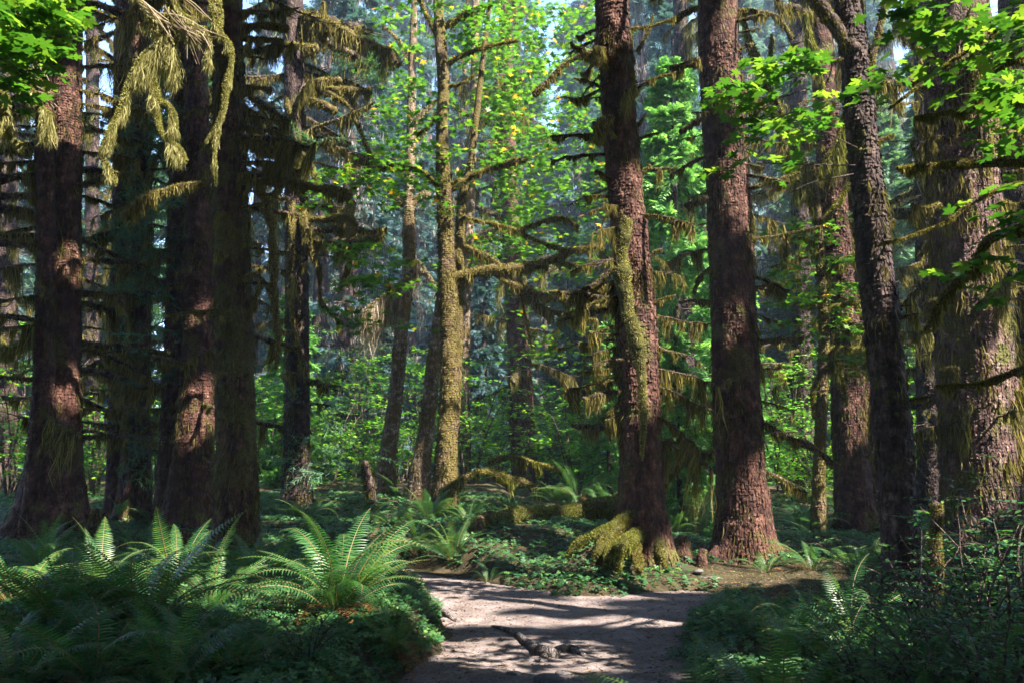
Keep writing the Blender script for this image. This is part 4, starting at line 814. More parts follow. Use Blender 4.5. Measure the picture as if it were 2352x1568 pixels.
# ------------------------------------------------------------------ conifers behind
def conifer_variant(H, R, zb, n, mat_, lich, size=(.5, .95)):
    mb = MB(); c = np.array([[0, 0, -.3, .016 * H], [0, 0, H * .4, .011 * H], [0, 0, H, .012]]); tube(mb, spline(c, .8), 12, 0, .1, 3)
    tm = mb.mesh('trunk', BARK_DARK, True)
    cm = MB(); t = rng.uniform(0, 1, n); nb = int(n / 26)
    bz = zb + (H - zb) * rng.uniform(0, 1, nb) ** 1.15; ba = rng.uniform(0, 2 * pi, nb); bl = R * np.clip(1 - (bz - zb) / (H - zb), 0.04, 1) ** .75 * rng.uniform(.6, 1.15, nb)
    k = rng.integers(0, nb, n); f = np.sqrt(rng.uniform(.04, 1, n)); r = bl[k] * f
    hd = np.stack([np.cos(ba), np.sin(ba), 0 * ba], -1)[k]; sd = np.stack([-hd[:, 1], hd[:, 0], 0 * r], -1)
    p = hd * r[:, None] + sd * (rng.normal(0, .16, n) * (.3 + bl[k] * .35))[:, None]; p[:, 2] = bz[k] - .22 * r - .05 * r * r / np.maximum(bl[k], .1) - np.abs(rng.normal(0, .12, n))
    h = hd + sd * rng.normal(0, .6, n)[:, None] + np.array([0, 0, -.5])
    third = n // 3
    for q in range(3):
        sl = slice(q * third, (q + 1) * third)
        scatter(cm, SPRAYS[q], p[sl], rng.normal(0, .6, (third, 3)) + [0, 0, 1], rng.uniform(*size, third), 0, heading=h[sl])
    me = cm.mesh('crown', mat_)
    bm = MB()
    for i in range(0, nb, 2):
        e = np.array([hd_ for hd_ in (cos(ba[i]) * bl[i], sin(ba[i]) * bl[i], bz[i] - .27 * bl[i])]); a = np.array([0, 0, bz[i]])
        tube(bm, np.array([[*a, .02 * bl[i] + .01], [*(a * .5 + e * .5 + [0, 0, .05 * bl[i]]), .012 * bl[i] + .006], [*e, .004]]), 4, cap=False)
    if lich:
        j = rng.integers(0, nb, lich); ff = rng.uniform(.15, 1, lich); q = np.stack([np.cos(ba[j]) * bl[j] * ff, np.sin(ba[j]) * bl[j] * ff, bz[j] - .25 * bl[j] * ff], -1) + rng.normal(0, .1, (lich, 3))
        strands(bm, q, rng.uniform(.15, .8, lich), rng.uniform(.03, .06, lich), 1, .1)
    return tm, me, bm.mesh('branch_sprays', [TWIG, GREY_LICHEN])
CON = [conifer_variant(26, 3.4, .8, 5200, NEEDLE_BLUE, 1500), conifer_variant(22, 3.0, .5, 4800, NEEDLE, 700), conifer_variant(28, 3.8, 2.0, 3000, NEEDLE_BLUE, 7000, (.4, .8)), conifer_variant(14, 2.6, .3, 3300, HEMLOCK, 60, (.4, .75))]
def conifer(px, Y, v, s, label, group=None, name='spruce_tree', rz=None):
    p = P(px, 1080, Y); x = p[0]
    r = thing(name, label, 'tree', (x, Y, gz(x, Y) - .1), group, random.uniform(0, 6.28) if rz is None else rz, s)
    for n_, me in zip(('trunk', 'crown', 'branch_sprays'), CON[v]):
        o = bpy.data.objects.new(n_, me); COL.objects.link(o); o.parent = r
    return r
FAR = "blue-green conifer fading into the hazy depth of the forest"
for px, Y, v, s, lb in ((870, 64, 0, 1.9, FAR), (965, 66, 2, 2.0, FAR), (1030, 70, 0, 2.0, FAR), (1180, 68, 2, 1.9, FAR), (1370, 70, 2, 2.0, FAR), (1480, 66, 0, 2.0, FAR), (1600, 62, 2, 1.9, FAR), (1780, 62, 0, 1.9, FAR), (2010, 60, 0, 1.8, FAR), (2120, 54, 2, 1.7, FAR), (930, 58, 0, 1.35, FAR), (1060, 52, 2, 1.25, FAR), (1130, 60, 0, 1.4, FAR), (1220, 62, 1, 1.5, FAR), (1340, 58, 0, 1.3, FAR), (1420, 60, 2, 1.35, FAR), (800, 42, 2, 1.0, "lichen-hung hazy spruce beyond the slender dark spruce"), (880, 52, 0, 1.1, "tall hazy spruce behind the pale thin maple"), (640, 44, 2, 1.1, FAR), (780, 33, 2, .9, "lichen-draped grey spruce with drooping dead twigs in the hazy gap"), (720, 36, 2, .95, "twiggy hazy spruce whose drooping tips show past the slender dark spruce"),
        (1000, 60, 0, 1.0, FAR), (940, 46, 2, .8, "drooping blue spruce glimpsed between the pale maple and the forked maple"), (1110, 36, 0, .42, "low blue-green spruce with drooping skirts beside the far lone trunk"),
        (1175, 44, 1, .7, FAR), (1255, 52, 2, .62, FAR), (1310, 40, 1, .62, FAR), (1390, 44, 1, .95, FAR), (1500, 42, 2, 1.1, FAR), (1580, 36, 0, 1.0, FAR), (1700, 54, 0, 1.3, FAR), (1840, 56, 2, 1.3, FAR), (1930, 50, 0, 1.3, FAR), (560, 40, 2, 1.0, "spruce filling the gap between the moss-flecked and slender dark spruces"), (470, 38, 1, .9, FAR),
        (380, 34, 1, 1.0, "dark spruce showing between the twin-stemmed and reddish spruces"), (240, 40, 0, .8, FAR), (120, 44, 1, .7, FAR), (-40, 34, 0, .8, FAR), (30, 50, 1, .8, FAR),
        (1740, 38, 2, 1.0, "grey-green spruce in the gap to the side of the reddish spruce"), (1800, 44, 0, 1.0, FAR), (1880, 36, 1, .9, FAR), (1980, 40, 2, .9, FAR), (2080, 34, 1, .8, FAR), (2200, 30, 1, .8, FAR), (2330, 30, 1, .9, FAR), (1640, 48, 0, .9, FAR), (680, 50, 2, 1.1, FAR), (1450, 52, 0, .8, FAR)):
    conifer(px, Y, v, s, lb, "blue-green conifers far back in the forest" if lb is FAR else None)
for px, Y, s, lb in ((1570, 23, .95, "feathery bright green hemlock between the root-arched and reddish spruces"), (1500, 27, .8, "paler hemlock whose flat sprays show behind the root-arched spruce"), (1640, 30, 1.0, "hemlock mostly hidden behind the tall reddish spruce"),
        (1400, 20, .35, "young hemlock spreading low branches beside the root-arched spruce"), (1560, 18, .33, "small hemlock low between the two large spruces"), (660, 25, .5, "young hemlock with pale drooping tips near the slender dark spruce")):
    conifer(px, Y, 3, s, lb, name='hemlock_tree')

# ------------------------------------------------------------------ far forest that closes the view
def build_far():
    mb = MB()
    for i in range(150):
        a = random.uniform(-48, 48); Y = random.uniform(62, 95); x = Y * tan(radians(a)); px, _ = proj(np.array([[x, Y, 5.0]])); px = px[0]
        H = random.uniform(18, 30) if px < 1420 else random.uniform(24, 42)
        if 1060 < px < 1420: H = random.uniform(20, 36)
        elif 150 < px < 260 or 540 < px < 640: H = random.uniform(12, 22)
        n = int(42 * H); z = H * rng.uniform(0, 1, n); R = 3.6 * (1 - z / H) ** .5 + .2
        th = rng.uniform(0, 2 * pi, n); r = R * np.sqrt(rng.uniform(.1, 1, n))
        p = np.stack([x + r * np.cos(th), Y + r * np.sin(th), z - .25 * r + 1.0], -1)
        scatter(mb, SPRAYS[i % 3], p, rng.normal(0, .4, (n, 3)) + [0, 0, 1], rng.uniform(1.0, 2.0, n), 0, heading=np.stack([np.cos(th), np.sin(th), 0 * th - .5], -1))
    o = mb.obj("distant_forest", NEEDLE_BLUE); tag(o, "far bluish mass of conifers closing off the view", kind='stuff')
build_far()

# ------------------------------------------------------------------ vine maples of the understorey
def vine_variant(H, R, nl, leaf, mat_, tpl=MAPLE_LO):
    st = MB(); fm = MB()
    for k in range(7):
        a = random.uniform(0, 2 * pi); top = np.array([cos(a) * R * random.uniform(.4, .95), sin(a) * R * random.uniform(.4, .95), H * random.uniform(.55, 1)])
        s = spline([[0.1 * cos(a), .1 * sin(a), -.2, .035], [top[0] * .35, top[1] * .35, top[2] * .55, .024], [top[0] * .75, top[1] * .75, top[2] * .92, .014], [*top, .005]], .15)
        s[:, :3] += .05 * np.stack([fbm(s[:, :3] * 1.5 + k, 2)] * 3, -1); tube(st, s, 6)
        for j in range(nl):
            i = random.randrange(len(s) // 5, len(s)); q = s[i, :3] + rng.normal(0, 1, 3) * np.array([.5, .5, .22]) * R * .42
            leaf_layer(fm, q, random.randint(9, 17), .38, leaf, tpl, .08, .3)
            if j % 3 == 0: twigs_to(st, s[i, :3], [q], .006)
    return st.mesh('stem', TWIG, True), fm.mesh('foliage', mat_)
VIN = [vine_variant(4.2, 2.4, 16, .10, VINE), vine_variant(3.0, 2.2, 18, .10, VINE), vine_variant(5.6, 2.6, 16, .11, VINE)]
def vine(px, Y, v, s, label, group=None):
    x = P(px, 1080, Y)[0]; r = thing('vine_maple', label, 'shrub', (x, Y, gz(x, Y)), group, random.uniform(0, 6.28), s)
    for n_, me in zip(('stem', 'foliage'), VIN[v]):
        o = bpy.data.objects.new(n_, me); COL.objects.link(o); o.parent = r
VM = "fresh green vine maple thicket deep in the understorey"
for px, Y, v, s, lb in ((760, 27, 1, 1.1, "leafy vine maple just past the slender dark spruce"), (840, 30, 2, 1.0, VM), (920, 28, 0, 1.0, "vine maple behind the pale thin maple"), (990, 30, 2, .95, VM), (1080, 26, 0, 1.05, "vine maple spreading behind the forked maple"), (1130, 33, 1, 1.1, VM),
        (1240, 27, 1, 1.1, "broad vine maple under the long level mossy limb"), (1320, 23, 0, .85, "vine maple beside the low young hemlock"), (1390, 28, 1, 1.0, VM), (1530, 26, 1, 1.0, "vine maple low behind the root-arched spruce"), (1620, 24, 1, .9, VM), (1800, 24, 0, 1.0, "vine maple lit in the gap beyond the reddish spruce"), (1770, 30, 2, .9, VM),
        (1880, 22, 1, .9, "vine maple under the half hidden spruce"), (2120, 20, 1, .9, "vine maple between the dark forked trunk and the huge spruce"), (2080, 26, 0, 1.1, VM), (2330, 20, 0, 1.0, "vine maple at the edge beyond the huge spruce"), (215, 22, 1, .9, "vine maple in the gap beside the massive twin-stemmed spruce"), (210, 30, 2, 1.0, VM), (30, 22, 0, 1.0, "vine maple outside the flared root of the massive spruce"), (-30, 28, 2, 1.0, VM), (80, 30, 0, 1.0, VM),
        (620, 25, 1, 1.0, "vine maple in the opening behind the sunlit big fern"), (600, 32, 2, .9, VM), (360, 25, 1, .9, VM), (710, 33, 2, 1.0, VM), (870, 24, 1, .7, "short vine maple at the foot of the pale thin maple"), (1440, 33, 2, .9, VM), (1690, 32, 2, 1.0, VM), (2000, 28, 0, 1.1, VM), (2230, 24, 2, .9, VM)):
    vine(px, Y, v, s, lb, "vine maple thickets of the understorey" if lb is VM else None)

# ------------------------------------------------------------------ ferns
def frond_mesh(arc, lean, width=.115, pairs=37, m=FROND, twist=0.0):
    """frond about 1 m long that leaves the crown along +X; arc: how far it bows over"""
    t = np.linspace(0, 1, 24); ang = lean - arc * t ** 1.25
    dx = np.cos(ang); dz = np.sin(ang); x = np.concatenate([[0], np.cumsum(dx[:-1] + dx[1:]) / 2 / 23]); z = np.concatenate([[0], np.cumsum(dz[:-1] + dz[1:]) / 2 / 23])
    yb = twist * t * t
    mb = MB(); tube(mb, np.stack([x, yb, z, .0065 * (1 - .85 * t)], -1), 5, 1, cap=False)
    V, Q, T = [], [], []
    for i in range(pairs):
        u = .10 + .89 * (i / pairs); px = np.interp(u, t, x); pz = np.interp(u, t, z); py = np.interp(u, t, yb); a = np.interp(u, t, ang)
        tan_ = np.array([cos(a), twist * 2 * u, sin(a)]); nrm = np.array([-sin(a), 0, cos(a)])
        w = width * (min(1, .45 + 2.2 * (u - .1)) if u < .35 else max(.04, (1 - ((u - .35) / .65) ** 2.1))) * random.uniform(.9, 1.08)
        hw = .0070 * (.6 + .4 * w / width)
        for sd in (-1, 1):
            o = np.array([px, py, pz]); lat = np.array([0, sd, 0.0]); d = random.uniform(-.25, .12)
            tip = o + lat * w + tan_ * w * .28 + nrm * (w * (d - .10)); mid = o + lat * w * .5 + tan_ * w * .06 + nrm * w * .06
            k = len(V); V += [o - tan_ * hw, o + tan_ * hw, mid + tan_ * hw * .95, mid - tan_ * hw * .95, tip]
            Q.append((k, k + 1, k + 2, k + 3)); T.append((k + 3, k + 2, k + 4))
    mb.add(np.array(V), Q, T, 0)
    return mb.mesh('frond', [m, RACHIS])
FR = [frond_mesh(1.5, 1.15, twist=.05), frond_mesh(1.1, 1.2, twist=-.06), frond_mesh(1.9, 1.2), frond_mesh(1.3, .8, twist=.08), frond_mesh(.8, 1.35), frond_mesh(1.6, .95, twist=-.1)]
FR += [frond_mesh(1.7, 1.05, .095, 33, twist=.16), frond_mesh(1.2, 1.0, .13, 38, twist=-.14), frond_mesh(2.2, 1.3, .10, 34, twist=.1)]
FRD = [frond_mesh(1.9, .6, m=FROND_DRY, pairs=34), frond_mesh(2.3, .9, m=FROND_DRY, pairs=34)]
def fern(x, y, R, n, label, group=None, dead=0, z=None, up=0.0, az=None, s=1.0):
    g = gz(x, y) if z is None else z
    r = thing('sword_fern', label, 'fern', (x, y, g), group)
    a0 = random.uniform(0, 6.28)
    for i in range(n):
        a = a0 + i * 2.39996 + random.gauss(0, .15)
        if az is not None: a = az[0] + (az[1] - az[0]) * (i + random.random()) / n
        o = bpy.data.objects.new('frond', random.choice(FR)); COL.objects.link(o); o.parent = r
        l = R * random.uniform(.75, 1.15); o.scale = (l, l * random.uniform(.8, 1.15), l)
        o.location = (.04 * cos(a), .04 * sin(a), -.02); o.rotation_euler = (random.gauss(0, .22), -up + random.uniform(-.3, .35), a)
    for i in range(dead):
        a = random.uniform(0, 6.28); o = bpy.data.objects.new('dead_frond', random.choice(FRD)); COL.objects.link(o); o.parent = r
        l = R * random.uniform(.6, .85); o.scale = (l, l, l); o.rotation_euler = (random.gauss(0, .3), random.uniform(0, .5), a)
    return r
def fern_px(px, py, Y, R, n, label, **k):
    p = P(px, py, Y); return fern(p[0], Y, R, n, label, **k)
fern_px(775, 1400, 7.6, 1.25, 40, "big sunlit fern with upright feathery fronds at the inner bend of the path", dead=9, up=.12)
fern_px(905, 1470, 6.7, .62, 16, "low drooping fern spilling over the earth bank onto the path", dead=5)
for px, py, Y, R, n, lb in ((330, 1480, 6.6, 1.1, 30, "large deep-shaded fern in front of the reddish spruce pair"), (140, 1500, 6.3, 1.05, 28, "dark bluish fern below the massive twin-stemmed spruce"), (480, 1420, 7.8, .95, 24, "shaded fern filling the space between the sunlit fern and the large dark one"), (40, 1400, 8.2, 1.0, 24, "fern at the picture edge beneath the broad flared trunk base"),
        (230, 1350, 9.2, .95, 22, "fern with yellowing sunlit tips under the massive spruce"), (400, 1340, 9.6, .95, 22, "fern catching a streak of sun at the foot of the reddish pair"), (600, 1370, 9.2, .85, 20, "fern tucked behind the big sunlit fern"), (90, 1320, 10.4, .9, 18, "fern close against the flared root"), (540, 1530, 5.5, .7, 16, "small shadowed fern low in front of the sunlit one"),
        (220, 1560, 5.3, .9, 20, "near dark fern with arching bluish fronds"), (30, 1570, 5.2, .95, 20, "corner fern in deep shade, fronds arching inward"), (390, 1560, 5.2, .8, 18, "low dark fern beside the clover patch"), (330, 1300, 11.5, .8, 16, "fern in front of the mossy stumps"), (470, 1300, 11.6, .7, 14, "fern against the foot of the moss-flecked spruce")):
    fern_px(px, py, Y, R, n, lb, dead=4)
for px, py, Y, R, n, lb in ((1040, 1270, 13.4, .95, 26, "lush fern rising beside the broken end of the nurse log"), (955, 1265, 14, .9, 20, "dark fern next to the lush one behind the path's bend"), (985, 1200, 16.5, 1.0, 20, "shady fern at the foot of the forked maple"), (900, 1230, 15.5, .85, 16, "fern below the crooked maple stem"), (1060, 1190, 17.5, .9, 18, "fern behind the broken nurse log end"),
        (860, 1290, 12.5, .7, 14, "small fern on the far side of the sunlit big fern"), (700, 1210, 17, .9, 16, "fern at the base of the slender dark spruce"), (640, 1200, 18, .8, 14, "fern to the side of the slender dark spruce's base"), (1120, 1320, 11.9, .55, 5, "little upright fern on the sunny bank edge"),
        (1330, 1120, 17.5, 1.05, 20, "sunlit fern standing on top of the mossy nurse log"), (1280, 1125, 18.2, .9, 18, "bright fern above the nurse log beside the one on top"), (1390, 1135, 16.8, .8, 14, "fern on the nurse log close to the root-arched spruce"), (1210, 1150, 18, .8, 14, "fern at mid nurse log in half shade"), (1140, 1160, 19, .8, 14, "fern beyond the middle of the nurse log"),
        (1870, 1300, 12.2, .85, 14, "yellow-green fern with one upright glowing frond past the reddish spruce"), (1760, 1300, 12.6, .65, 8, "sparse fern at the reddish spruce's root"), (1960, 1310, 12, .8, 10, "fern with a long arching pale frond near the half hidden spruce"), (1560, 1230, 16.5, .8, 14, "fern in the dim gap behind the sawn log ends"), (1610, 1190, 18, .8, 14, "fern beyond the gap between the two large spruces"), (1840, 1210, 17, .9, 14, "shaded fern behind the yellow-green one"), (2010, 1290, 13.5, .8, 10, "fern beside the base of the half hidden spruce")):
    fern_px(px, py, Y, R, n, lb, dead=1, z=(P(px, py + 30, Y)[2] if 'nurse log' in lb and py < 1150 else None))
for px, py, Y, R, n, lb, up in ((1545, 1620, 4.3, .85, 10, "loose fern whose soft blurred fronds reach out over the bare path", .1), (1640, 1590, 4.5, .95, 16, "near fern leaning over the path with pale long fronds", 0), (1790, 1560, 5.0, .9, 18, "shady fern with yellow ribs beside the path", .2), (1930, 1520, 5.6, .9, 16, "dense dark fern amid the leafy shrubs", .1), (2080, 1580, 4.8, .8, 14, "fern low among shrub stems near the mossy post", .1), (1830, 1470, 6.6, .8, 14, "fern at the moss-edged side of the path", .1), (2250, 1560, 4.9, .8, 12, "fern beneath the leafy shrub in the corner", 0), (1960, 1440, 7.2, .9, 16, "fern spreading over the low shrubs by the dark forked trunk", .1), (1740, 1440, 7.8, .75, 12, "fern at the turn of the path with fronds over the golden moss", .1), (2170, 1500, 5.8, .9, 16, "fern beside the mossy post with fronds across the shrub stems", .1), (1680, 1500, 6.0, .6, 8, "thin fern at the trail edge reaching over the bare dirt", 0)):
    fern_px(px, py, Y, R, n, lb, up=up)
FF = "small green fern in the ferny undergrowth behind the path"
for i in range(44):
    px = random.choice([random.uniform(560, 1420), random.uniform(840, 1420), random.uniform(1500, 1660), random.uniform(1780, 2350), random.uniform(-20, 560)]); Y = random.uniform(15.5, 24)
    x = P(px, 1080, Y)[0]; fern(x, Y, random.uniform(.7, 1.1), random.randint(9, 14), FF, "small ferns of the undergrowth")

# ------------------------------------------------------------------ leafy shrubs near the path
def shrub_variant(H, R, k, nl, leaf):
    st = MB(); fm = MB()
    for i in range(k):
        a = random.uniform(0, 2 * pi); l = random.uniform(.5, 1)
        top = np.array([cos(a) * R * l, sin(a) * R * l, H * random.uniform(.5, 1)])
        s = spline([[.05 * cos(a), .05 * sin(a), -.1, .012], [top[0] * .4, top[1] * .4, top[2] * .6, .008], [*top, .003]], .06); s[:, :3] += .02 * np.stack([fbm(s[:, :3] * 4 + i, 2)] * 3, -1); tube(st, s, 5)
        for j in range(nl):
            q = random.randrange(len(s) // 3, len(s)); aa = random.uniform(0, 2 * pi); e = s[q, :3] + np.array([cos(aa), sin(aa), random.uniform(-.2, .3)]) * random.uniform(.12, .3)
            twigs_to(st, s[q, :3], [e], .003)
            m = random.randint(5, 9); tt = np.linspace(.2, 1, m); c = s[q, :3] + (e - s[q, :3]) * tt[:, None]; d = norm(e - s[q, :3]); side = np.cross(d, [0, 0, 1.0]); sg = np.where(np.arange(m) % 2, 1, -1)[:, None]
            scatter(fm, OVAL, c, rng.normal(0, .25, (m, 3)) + [0, 0, 1], leaf * rng.uniform(.7, 1.2, m), 0, heading=side * sg + d * .5)
    return st.mesh('stem', TWIG, True), fm.mesh('foliage', SHRUB)
SHR = [shrub_variant(1.3, .8, 12, 9, .055), shrub_variant(.8, .7, 12, 9, .05), shrub_variant(1.7, .9, 12, 10, .06)]
def shrub(px, py, Y, v, s, label, group=None):
    x = P(px, py, Y)[0]; r = thing('huckleberry_shrub', label, 'shrub', (x, Y, gz(x, Y)), group, random.uniform(0, 6.28), s)
    for n_, me in zip(('stem', 'foliage'), SHR[v]):
        o = bpy.data.objects.new(n_, me); COL.objects.link(o); o.parent = r
for px, py, Y, v, s, lb in ((2230, 1480, 6.0, 2, .8, "tall leafy shrub with rounded leaves in front of the huge spruce"), (2340, 1450, 6.2, 0, 1.1, "leafy shrub at the corner beside the tall one"), (2120, 1480, 6.4, 0, .85, "shrub with small leaves around the mossy post"), (2010, 1430, 7.6, 1, .7, "low shrub hiding the foot of the dark forked trunk"), (1880, 1420, 8.4, 1, .6, "low shrub at the sunny edge of the path"), (2300, 1560, 4.8, 1, 1.0, "dense low shrub in the shaded corner"),
        (2150, 1560, 5.0, 1, .9, "dark low shrub below the mossy post"), (2000, 1540, 5.2, 1, .8, "small shrub among the dark ferns"), (2250, 1350, 8.5, 0, 1.1, "shrub at the base of the huge spruce"), (2080, 1360, 9.6, 1, 1.0, "shrub right behind the dark forked trunk"), (1980, 1350, 10.5, 1, .8, "thin shrub between the dark forked trunk and the yellow-green fern"), (700, 1540, 5.6, 1, .55, "sprawling low leafy plant near the clover on the bank"), (2352, 1300, 8.0, 2, 1.0, "shrub at the side of the huge spruce's trunk")):
    shrub(px, py, Y, v, s, lb)

# ------------------------------------------------------------------ logs, stumps, posts
def log(label, rows, bark, moss, curtain, dens, name='fallen_log', cat='log', pad=1.0, seg=16):
    rows = np.array(rows, float); r = thing(name, label, cat, rows[0, :3])
    limb_w(r, r, rows, curtain, dens, bark, moss, pad, name='log_body' if 'log' in name else 'wood', seg=seg); return r
log("long mossy nurse log lying along the rise beside the root-arched spruce", [pr(1100, 1215, 14.2, 46), pr(1150, 1192, 14.5, 50), pr(1230, 1180, 15, 48), pr(1320, 1170, 15.5, 46), pr(1440, 1160, 16, 44)], MOSSCOAT, MOSS_GREEN, .012, 2.2, pad=1.6)
log("broken rotten end of the nurse log bending down to the ground", [pr(1130, 1188, 14.2, 44), pr(1100, 1200, 14.0, 50), pr(1088, 1225, 13.8, 46), pr(1086, 1270, 13.7, 36)], ROTWOOD, MOSS_GREEN, .014, 1.6, name='rotten_log')
log("short sawn log end standing against the reddish spruce's base", [pr(1612, 1312, 12.8, 36), pr(1612, 1262, 12.9, 34)], ROTWOOD, MOSS_GREEN, .004, .3, name='stump', cat='stump', pad=.3)
log("crumbling reddish stump between the two large spruces", [pr(1572, 1305, 13, 44), pr(1570, 1270, 13.1, 38), pr(1562, 1238, 13.2, 28)], ROTWOOD, MOSS, .008, .7, name='stump', cat='stump', pad=.6)
log("thin fallen stick at the path edge under the sawn log end", [pr(1560, 1322, 11.9, 8), pr(1620, 1326, 11.8, 9), pr(1680, 1332, 11.7, 6)], GREYWOOD, MOSS, .001, .1, name='fallen_log', pad=.1, seg=8)
log("mossy upright broken post among the leafy shrubs", [pr(2146, 1430, 7, 36), pr(2147, 1320, 7, 30), pr(2150, 1220, 7, 26), pr(2152, 1155, 7, 22)], BARK_DARK, MOSS, .012, 1.6, name='broken_post', cat='snag', pad=1.3)
log("short mossy stump poking up beside the flared twin-stemmed spruce", [pr(205, 1290, 14, 30), pr(212, 1220, 14, 26), pr(222, 1170, 14, 14)], BARK_DARK, MOSS, .02, 1.5, name='stump', cat='stump', pad=1.4)
log("leaning mossy snag next to the grey twin spruce's foot", [pr(262, 1290, 15, 30), pr(236, 1230, 15, 26), pr(243, 1178, 15, 12)], BARK_DARK, MOSS, .02, 1.5, name='stump', cat='stump', pad=1.4)
log("slender blackened snag standing by the pale thin maple", [pr(862, 1190, 20, 16), pr(850, 1120, 20, 22), pr(838, 1060, 20, 12)], BARK_DARK, MOSS, .01, .8, name='snag', cat='snag', pad=.6)
log("mossy mound of roots lit by sun at the foot of the twin spruces", [pr(370, 1270, 12.5, 60), pr(410, 1262, 12.6, 70), pr(450, 1272, 12.6, 50)], BARK_MOSSY, MOSS_GREEN, .004, 2.0, name='fallen_log', pad=1.6)
for lb, rows in (("mossy fallen branch arching through undergrowth beyond the nurse log", [pr(1010, 1130, 18, 12), pr(1100, 1085, 18.2, 16), pr(1180, 1100, 18.5, 14), pr(1260, 1130, 18.5, 10)]), ("mossy dead bough slanting below the far lone trunk", [pr(1120, 1060, 20, 14), pr(1180, 1050, 20, 12), pr(1290, 1080, 20, 8)]), ("tangled mossy bough in the dim gap behind the root-arched spruce", [pr(1520, 1110, 17, 12), pr(1580, 1050, 17, 16), pr(1640, 1040, 17, 10)])):
    log(lb, rows, BARK_MAPLE, MOSS_GREEN, .016, 1.2, name='fallen_branch', cat='branch')
def ground_root(label, pts):
    r = thing('exposed_root', label, 'root', [*G(pts[0][0], pts[0][1])[:2], 0])
    rows = [[*(G(x, y)[:2]), float(trail_z(np.array([G(x, y)[0]]), np.array([G(x, y)[1]]))[0]) + d + .012, w * (.95 if len(pts) > 5 else .8)] for x, y, w, d in pts]
    mb = MB(); tube(mb, spline(rows, .03), 12, 0, .22, 9); child(mb, 'root_wood', GREYWOOD, r, r, True)
ground_root("long bare root snaking down the middle of the path", [(1130, 1438, .012, -.012), (1150, 1446, .024, .004), (1172, 1456, .032, .01), (1195, 1470, .036, .012), (1218, 1486, .04, .01), (1240, 1498, .05, .012), (1262, 1503, .06, .012), (1285, 1508, .04, -.02)])
ground_root("knotty bare root lump crossing the path below the long root", [(1240, 1510, .02, -.01), (1270, 1500, .045, .0), (1300, 1492, .05, .005), (1330, 1498, .045, .0), (1352, 1512, .03, -.03)])
ground_root("pale root edging the path under the sunlit big fern", [(992, 1392, .03, .0), (1012, 1402, .04, .02), (1022, 1412, .045, .02), (1050, 1424, .03, -.02)])
for px, py, r, lb in ((1180, 1552, .055, "flat rounded stone at the near edge of the path"), (1262, 1566, .10, "largest rounded stone half buried in the path"), (1292, 1550, .05, "smooth oval stone just above the largest one"), (1330, 1566, .06, "stone beside the largest one nearest the ferns"), (1022, 1352, .04, "small pale stone beside the sunny strip of the path"), (1605, 1338, .06, "little grey stone lying on the mossy dirt by the reddish spruce"), (1452, 1302, .05, "small stone under the arching roots"), (1235, 1516, .025, "pebble in the shade below the knotty root")):
    c = G(px, py); u = np.linspace(0, pi, 12); w = np.linspace(0, 2 * pi, 18, endpoint=False); U, W_ = np.meshgrid(u, w, indexing='ij')
    d = np.stack([np.sin(U) * np.cos(W_), np.sin(U) * np.sin(W_), np.cos(U)], -1); V = d * (1 + .16 * vnoise(d * 1.6 + px)[..., None]) * np.array([r * 1.25, r, r * .55]) + [c[0], c[1], gz(c[0], c[1]) + .05 if py < 1340 else .01]
    i = np.arange(11)[:, None] * 18; j = np.arange(18)[None]; k = (j + 1) % 18
    mb = MB(); mb.add(V, np.stack([i + j, i + k, i + 18 + k, i + 18 + j], -1).reshape(-1, 4)); o = mb.obj('stone', STONE, None, True); tag(o, lb, 'stone')

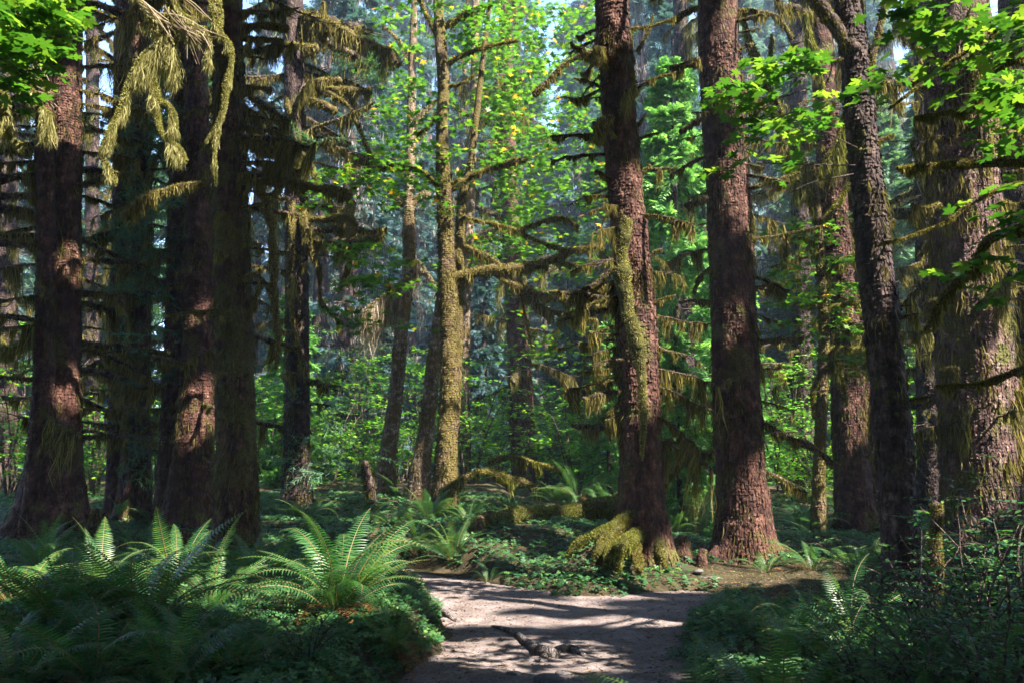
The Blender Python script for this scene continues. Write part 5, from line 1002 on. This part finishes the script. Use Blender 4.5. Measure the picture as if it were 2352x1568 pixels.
# ------------------------------------------------------------------ ground cover and litter
def build_cover():
    n = 120000; u = rng.uniform(0, 1, n); y = 3.6 + 19 * u ** 1.5; x = rng.uniform(-1, 1, n) * (y * .72 + .6)
    sd = trail_sd(x, y); q = np.stack([x, y, 0 * x], -1)
    dens = fbm(q * .9 + 5, 3) + .25 + .5 * (x < 0) + .7 * np.exp(-(((x - .2) / 1.6) ** 2 + ((y - 13.4) / 1.4) ** 2)) - .9 * ((x > 1.8) & (x < 5) & (y > 9.3) & (y < 12.8))
    ok = (sd > .08 + .12 * vnoise(q * 3)) & (dens > rng.uniform(-.6, .5, n)); x, y = x[ok], y[ok]
    z = ground_z(x, y) + rng.uniform(.02, .11, len(x)); mb = MB()
    scatter(mb, CLOVER, np.stack([x, y, z], -1), rng.normal(0, .3, (len(x), 3)) + [0, -.15, 1], rng.uniform(.018, .042, len(x)) * (1 + .032 * y))
    o = mb.obj("clover_ground_cover", COVER); tag(o, "low clover-leaved ground cover carpeting the forest floor", kind='stuff')
    n = 42000; y = 3.6 + 16 * rng.uniform(0, 1, n) ** 1.4; x = rng.uniform(-1, 1, n) * (y * .7 + .5); sd = trail_sd(x, y)
    ok = (sd > -.02) | (rng.uniform(0, 1, n) < .6 * (1 - sstep(-.1, -.9, sd)) + .3); x, y, sd = x[ok], y[ok], sd[ok]
    z = np.where(sd < .1, np.maximum(trail_z(x, y), ground_z(x, y)), ground_z(x, y)) + .006; a = rng.uniform(0, 2 * pi, len(x)); L = rng.uniform(.015, .07, len(x)); d = np.stack([np.cos(a), np.sin(a), rng.normal(0, .12, len(x))], -1)
    mb = MB(); fuzz(mb, np.stack([x, y, z], -1), d, L, rng.uniform(.004, .014, len(x)))
    n = 900; y = 4 + 10 * rng.uniform(0, 1, n); x = rng.uniform(-1, 1, n) * (y * .5); sd = trail_sd(x, y); ok = (sd < .8) & (x < 4); x, y, sd = x[ok], y[ok], sd[ok]
    z = np.where(sd < .1, np.maximum(trail_z(x, y), ground_z(x, y)), ground_z(x, y)) + .008; a = rng.uniform(0, 2 * pi, len(x)); d = np.stack([np.cos(a), np.sin(a), rng.normal(0, .05, len(x))], -1)
    fuzz(mb, np.stack([x, y, z], -1), d, rng.uniform(.06, .24, len(x)), .011); scatter(mb, OVAL, np.stack([x, y, z + .004], -1)[::2], rng.normal(0, .25, (len(x[::2]), 3)) + [0, 0, 1], rng.uniform(.025, .06, len(x[::2])))
    o = mb.obj("fallen_leaves", LITTER); tag(o, "brown needles and leaf scraps littering the path and floor", kind='stuff')
    n = 40000; y = 5 + 13 * rng.uniform(0, 1, n) ** 1.2; x = rng.uniform(-1, 1, n) * (y * .7 + .5); sd = trail_sd(x, y); q = np.stack([x, y, 0 * x], -1)
    ok = (sd > .02) & (fbm(q * 1.6 + 11, 2) > -.05); x, y = x[ok], y[ok]
    mb = MB(); fuzz(mb, np.stack([x, y, ground_z(x, y) - .005], -1), norm(rng.normal(0, .6, (len(x), 3)) + [0, 0, 1]), rng.uniform(.02, .06, len(x)), .012)
    o = mb.obj("moss_ground_cover", MOSS_GREEN); tag(o, "patchy green moss cushions on the forest floor", kind='stuff')
build_cover()

# ------------------------------------------------------------------ forest air
def build_haze():
    m = bpy.data.materials.new("forest_air"); m.use_nodes = True; nt = m.node_tree; nt.nodes.clear()
    out = nt.nodes.new('ShaderNodeOutputMaterial'); v = nt.nodes.new('ShaderNodeVolumePrincipled')
    v.inputs['Color'].default_value = (0.66, 0.8, 1.0, 1); v.inputs['Density'].default_value = 0.0011; v.inputs['Anisotropy'].default_value = 0.2
    nt.links.new(v.outputs[0], out.inputs['Volume'])
    x0, x1, y0, y1, z0, z1 = -145, 145, -65, 165, -3, 44
    V = [(x, y, z) for z in (z0, z1) for y in (y0, y1) for x in (x0, x1)]
    mb = MB(); mb.add(np.array(V, float), [(0, 2, 3, 1), (4, 5, 7, 6), (0, 1, 5, 4), (2, 6, 7, 3), (0, 4, 6, 2), (1, 3, 7, 5)])
    o = mb.obj("haze", m); tag(o, "faint bluish haze hanging in the forest air", kind='stuff')
build_haze()
